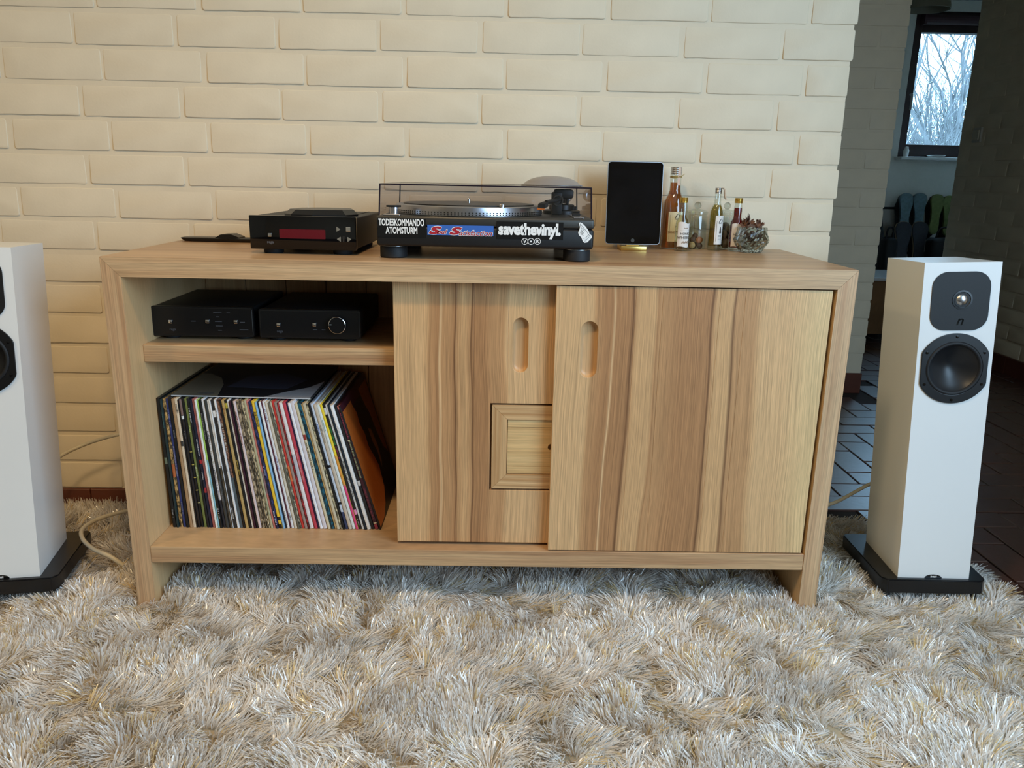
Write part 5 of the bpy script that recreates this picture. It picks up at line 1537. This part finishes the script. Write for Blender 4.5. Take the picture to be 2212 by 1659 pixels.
def make_pile():
    rs = np.random.RandomState(5)
    sp = 0.0039
    nx, ny = int((RX1 - RX0) / sp), int((RY1 - RY0) / sp)
    gx, gy = np.meshgrid(np.arange(nx), np.arange(ny))
    x = RX0 + (gx.ravel() + rs.rand(nx * ny)) * sp
    y = RY0 + (gy.ravel() + rs.rand(nx * ny)) * sp
    keep = np.ones(len(x), bool)
    def out(x0, x1, y0, y1):
        nonlocal keep
        keep &= ~((x > x0) & (x < x1) & (y > y0) & (y < y1))
    out(0.0, 0.042, -0.001, 0.472)                                 # legs of the sideboard
    out(1.503, 1.546, -0.001, 0.472)
    # where nobody can look the pile is thinner
    thin = ((x > 0.05) & (x < 1.5) & (y > 0.22)) | (x < -0.85) | (y < -0.62)
    keep &= ~(thin & (rs.rand(len(x)) < 0.5))
    x, y = x[keep], y[keep]
    n = len(x)
    def field(sc, seed, oct_=3):
        r = np.random.RandomState(seed)
        f = np.zeros(n)
        for o in range(oct_):
            for _ in range(5):
                a = r.rand() * 2 * np.pi
                k = sc * 2 ** o * (0.6 + 0.8 * r.rand())
                f += np.sin((x * np.cos(a) + y * np.sin(a)) * k * 2 * np.pi + r.rand() * 7) / 2 ** (o * 0.7)
        return f / (3.2)
    # tufts: the strands of one yarn share a root and fan out towards their tips
    ts = 0.020
    row = np.floor(y / ts).astype(int)
    cxi, cyi = np.floor(x / ts + 0.5 * (row % 2)).astype(int), row
    hsh = (cxi * 73856093 ^ cyi * 19349663) & 0xFFFF
    tab = rs.rand(65536, 6)
    hv = tab[hsh]
    tcx, tcy = (cxi - 0.5 * (row % 2) + 0.25 + 0.5 * hv[:, 0]) * ts, (cyi + 0.25 + 0.5 * hv[:, 1]) * ts
    ox, oy = x - tcx, y - tcy
    x, y = tcx + ox * 0.55, tcy + oy * 0.55
    ang = field(2.6, 1) * 3.0 + (hv[:, 2] - 0.5) * 1.7 + rs.randn(n) * 0.16
    lean = np.clip(0.66 + 0.50 * field(3.6, 2) + (hv[:, 3] - 0.5) * 0.65, 0.05, 1.3) + rs.randn(n) * 0.06
    flatz = np.clip(field(2.2, 9), 0, 1.2)                         # trodden patches lie flatter
    lean = np.clip(lean + 0.35 * flatz, 0.05, 1.35)
    L = 0.037 * (0.86 + 0.22 * rs.rand(n)) * (0.92 + 0.18 * hv[:, 4])
    # flattened under the plinths of the speakers and the deck side of the sideboard
    def under(px, py, hx, hy, yaw, h):
        nonlocal L
        dx, dy = x - px, y - py
        lx = dx * math.cos(yaw) + dy * math.sin(yaw)
        ly = -dx * math.sin(yaw) + dy * math.cos(yaw)
        ins_ = (np.abs(lx) < hx) & (np.abs(ly) < hy)
        L[ins_] = np.minimum(L[ins_], h)
    L[(y > 0.36) & (x < 0.0)] *= 1.5
    under(1.85, 0.172, 0.130, 0.142, -0.10, 0.026)
    under(-0.328, 0.115, 0.130, 0.142, 0.243, 0.026)
    near = np.minimum(np.abs(x - 0.02), np.abs(x - 1.525)) < 0.035
    L[near & (y > -0.03)] *= 0.75
    L[(y < 0.02) & (y > -0.06)] *= 0.93
    # keep the pile on its own side of the wall
    lx_, ly_ = np.cos(ang), np.sin(ang)
    edge = y > RY1 - 0.05
    ly_[edge] = -np.abs(ly_[edge]) * 0.3
    legl = (x > -0.045) & (x <= 0.0) & (y > -0.03)
    lx_[legl] = -np.abs(lx_[legl]) * 0.5
    legr = (x >= 1.546) & (x < 1.59) & (y > -0.03)
    lx_[legr] = np.abs(lx_[legr]) * 0.5
    inl = (x >= 0.042) & (x < 0.085) & (y > -0.03)
    lx_[inl] = np.abs(lx_[inl]) * 0.5
    inr = (x > 1.46) & (x <= 1.503) & (y > -0.03)
    lx_[inr] = -np.abs(lx_[inr]) * 0.5
    fr = (y > -0.05) & (y <= 0.0) & ((np.abs(x - 0.02) < 0.03) | (np.abs(x - 1.525) < 0.03))
    ly_[fr] = -np.abs(ly_[fr])
    wid = 0.00105 * (0.75 + 0.5 * rs.rand(n))
    wa = rs.rand(n) * 2 * np.pi
    wx, wy = np.cos(wa), np.sin(wa)
    V = np.empty((n, 8, 3), np.float32)
    ts_ = (0.0, 0.36, 0.70, 1.0)
    splay = 1.25
    for i, s in enumerate(ts_):
        hor = L * np.sin(lean) * (0.35 * s + 0.65 * s * s)
        ver = L * (np.cos(lean) * s + 0.18 * np.sin(lean) * s * (1 - s))
        px = x + lx_ * hor + ox * splay * s
        py = y + ly_ * hor + oy * splay * s
        pz = 0.004 + np.maximum(ver, 0.004 * s)
        w = wid * (0.9, 1.0, 1.05, 0.75)[i]
        V[:, 2 * i, 0], V[:, 2 * i, 1], V[:, 2 * i, 2] = px - wx * w, py - wy * w, pz
        V[:, 2 * i + 1, 0], V[:, 2 * i + 1, 1], V[:, 2 * i + 1, 2] = px + wx * w, py + wy * w, pz
    base = (np.arange(n) * 8)[:, None]
    quads = np.concatenate([base + np.array([0, 1, 3, 2]), base + np.array([2, 3, 5, 4]), base + np.array([4, 5, 7, 6])], 1).reshape(-1, 4)
    tris = np.zeros((0, 3), int)
    nq, nt_ = len(quads), len(tris)
    loops = np.concatenate([quads.ravel(), tris.ravel()]).astype(np.int32)
    starts = np.concatenate([np.arange(nq) * 4, nq * 4 + np.arange(nt_) * 3]).astype(np.int32)
    me = bpy.data.meshes.new('pile')
    me.vertices.add(n * 8)
    me.vertices.foreach_set('co', V.reshape(-1))
    me.loops.add(len(loops))
    me.loops.foreach_set('vertex_index', loops)
    me.polygons.add(nq + nt_)
    me.polygons.foreach_set('loop_start', starts)
    me.polygons.foreach_set('use_smooth', np.ones(nq + nt_, bool))
    me.update()
    # yarn colour: cream, some paler; warm lamp light put in as golden tufts
    col = np.empty((n, 8, 4), np.float32)
    cream, pale, gold, taupe = np.array(srgb(250, 246, 241)), np.array(srgb(250, 249, 247)), np.array(srgb(236, 212, 162)), np.array(srgb(238, 230, 221))
    pick = rs.rand(n)
    c = np.where((pick < 0.30)[:, None], pale, cream)
    gt = np.where(hv[:, 4] > 0.88, 0.55, 0.97)
    c = np.where((pick > gt)[:, None], gold, c)
    c = np.where(((pick > 0.70) & (pick <= 0.97) & (pick <= gt))[:, None], taupe, c)
    c = c * (0.90 + 0.06 * rs.rand(n) + 0.10 * hv[:, 5])[:, None]
    col[:, :, :3] = c[:, None, :]
    col[:, :, 3] = 1
    at_ = me.color_attributes.new('yarn', 'FLOAT_COLOR', 'POINT')
    at_.data.foreach_set('color', col.reshape(-1))
    return me, n

mt, nt, p = new_mat('shag_yarn')
vc = node(nt, 'ShaderNodeVertexColor', layer_name='yarn')
nt.links.new(vc.outputs['Color'], p.inputs['Base Color'])
p.inputs['Roughness'].default_value = 0.22
p.inputs['Specular IOR Level'].default_value = 1.0
p.inputs['Coat Weight'].default_value = 0.8
p.inputs['Coat Roughness'].default_value = 0.18
trn = node(nt, 'ShaderNodeBsdfTranslucent', {'Color': vc.outputs['Color']})
mxs = node(nt, 'ShaderNodeMixShader', {0: 0.34, 1: p.outputs[0], 2: trn.outputs[0]})
nt.links.new(mxs.outputs[0], nt.nodes['Material Output'].inputs[0])
pile_me, n_pile = make_pile()
pile = add('pile', pile_me, mt, rug, kind='stuff')
print('strands', n_pile, 'tiles', n_tile, 'records', n_lp)
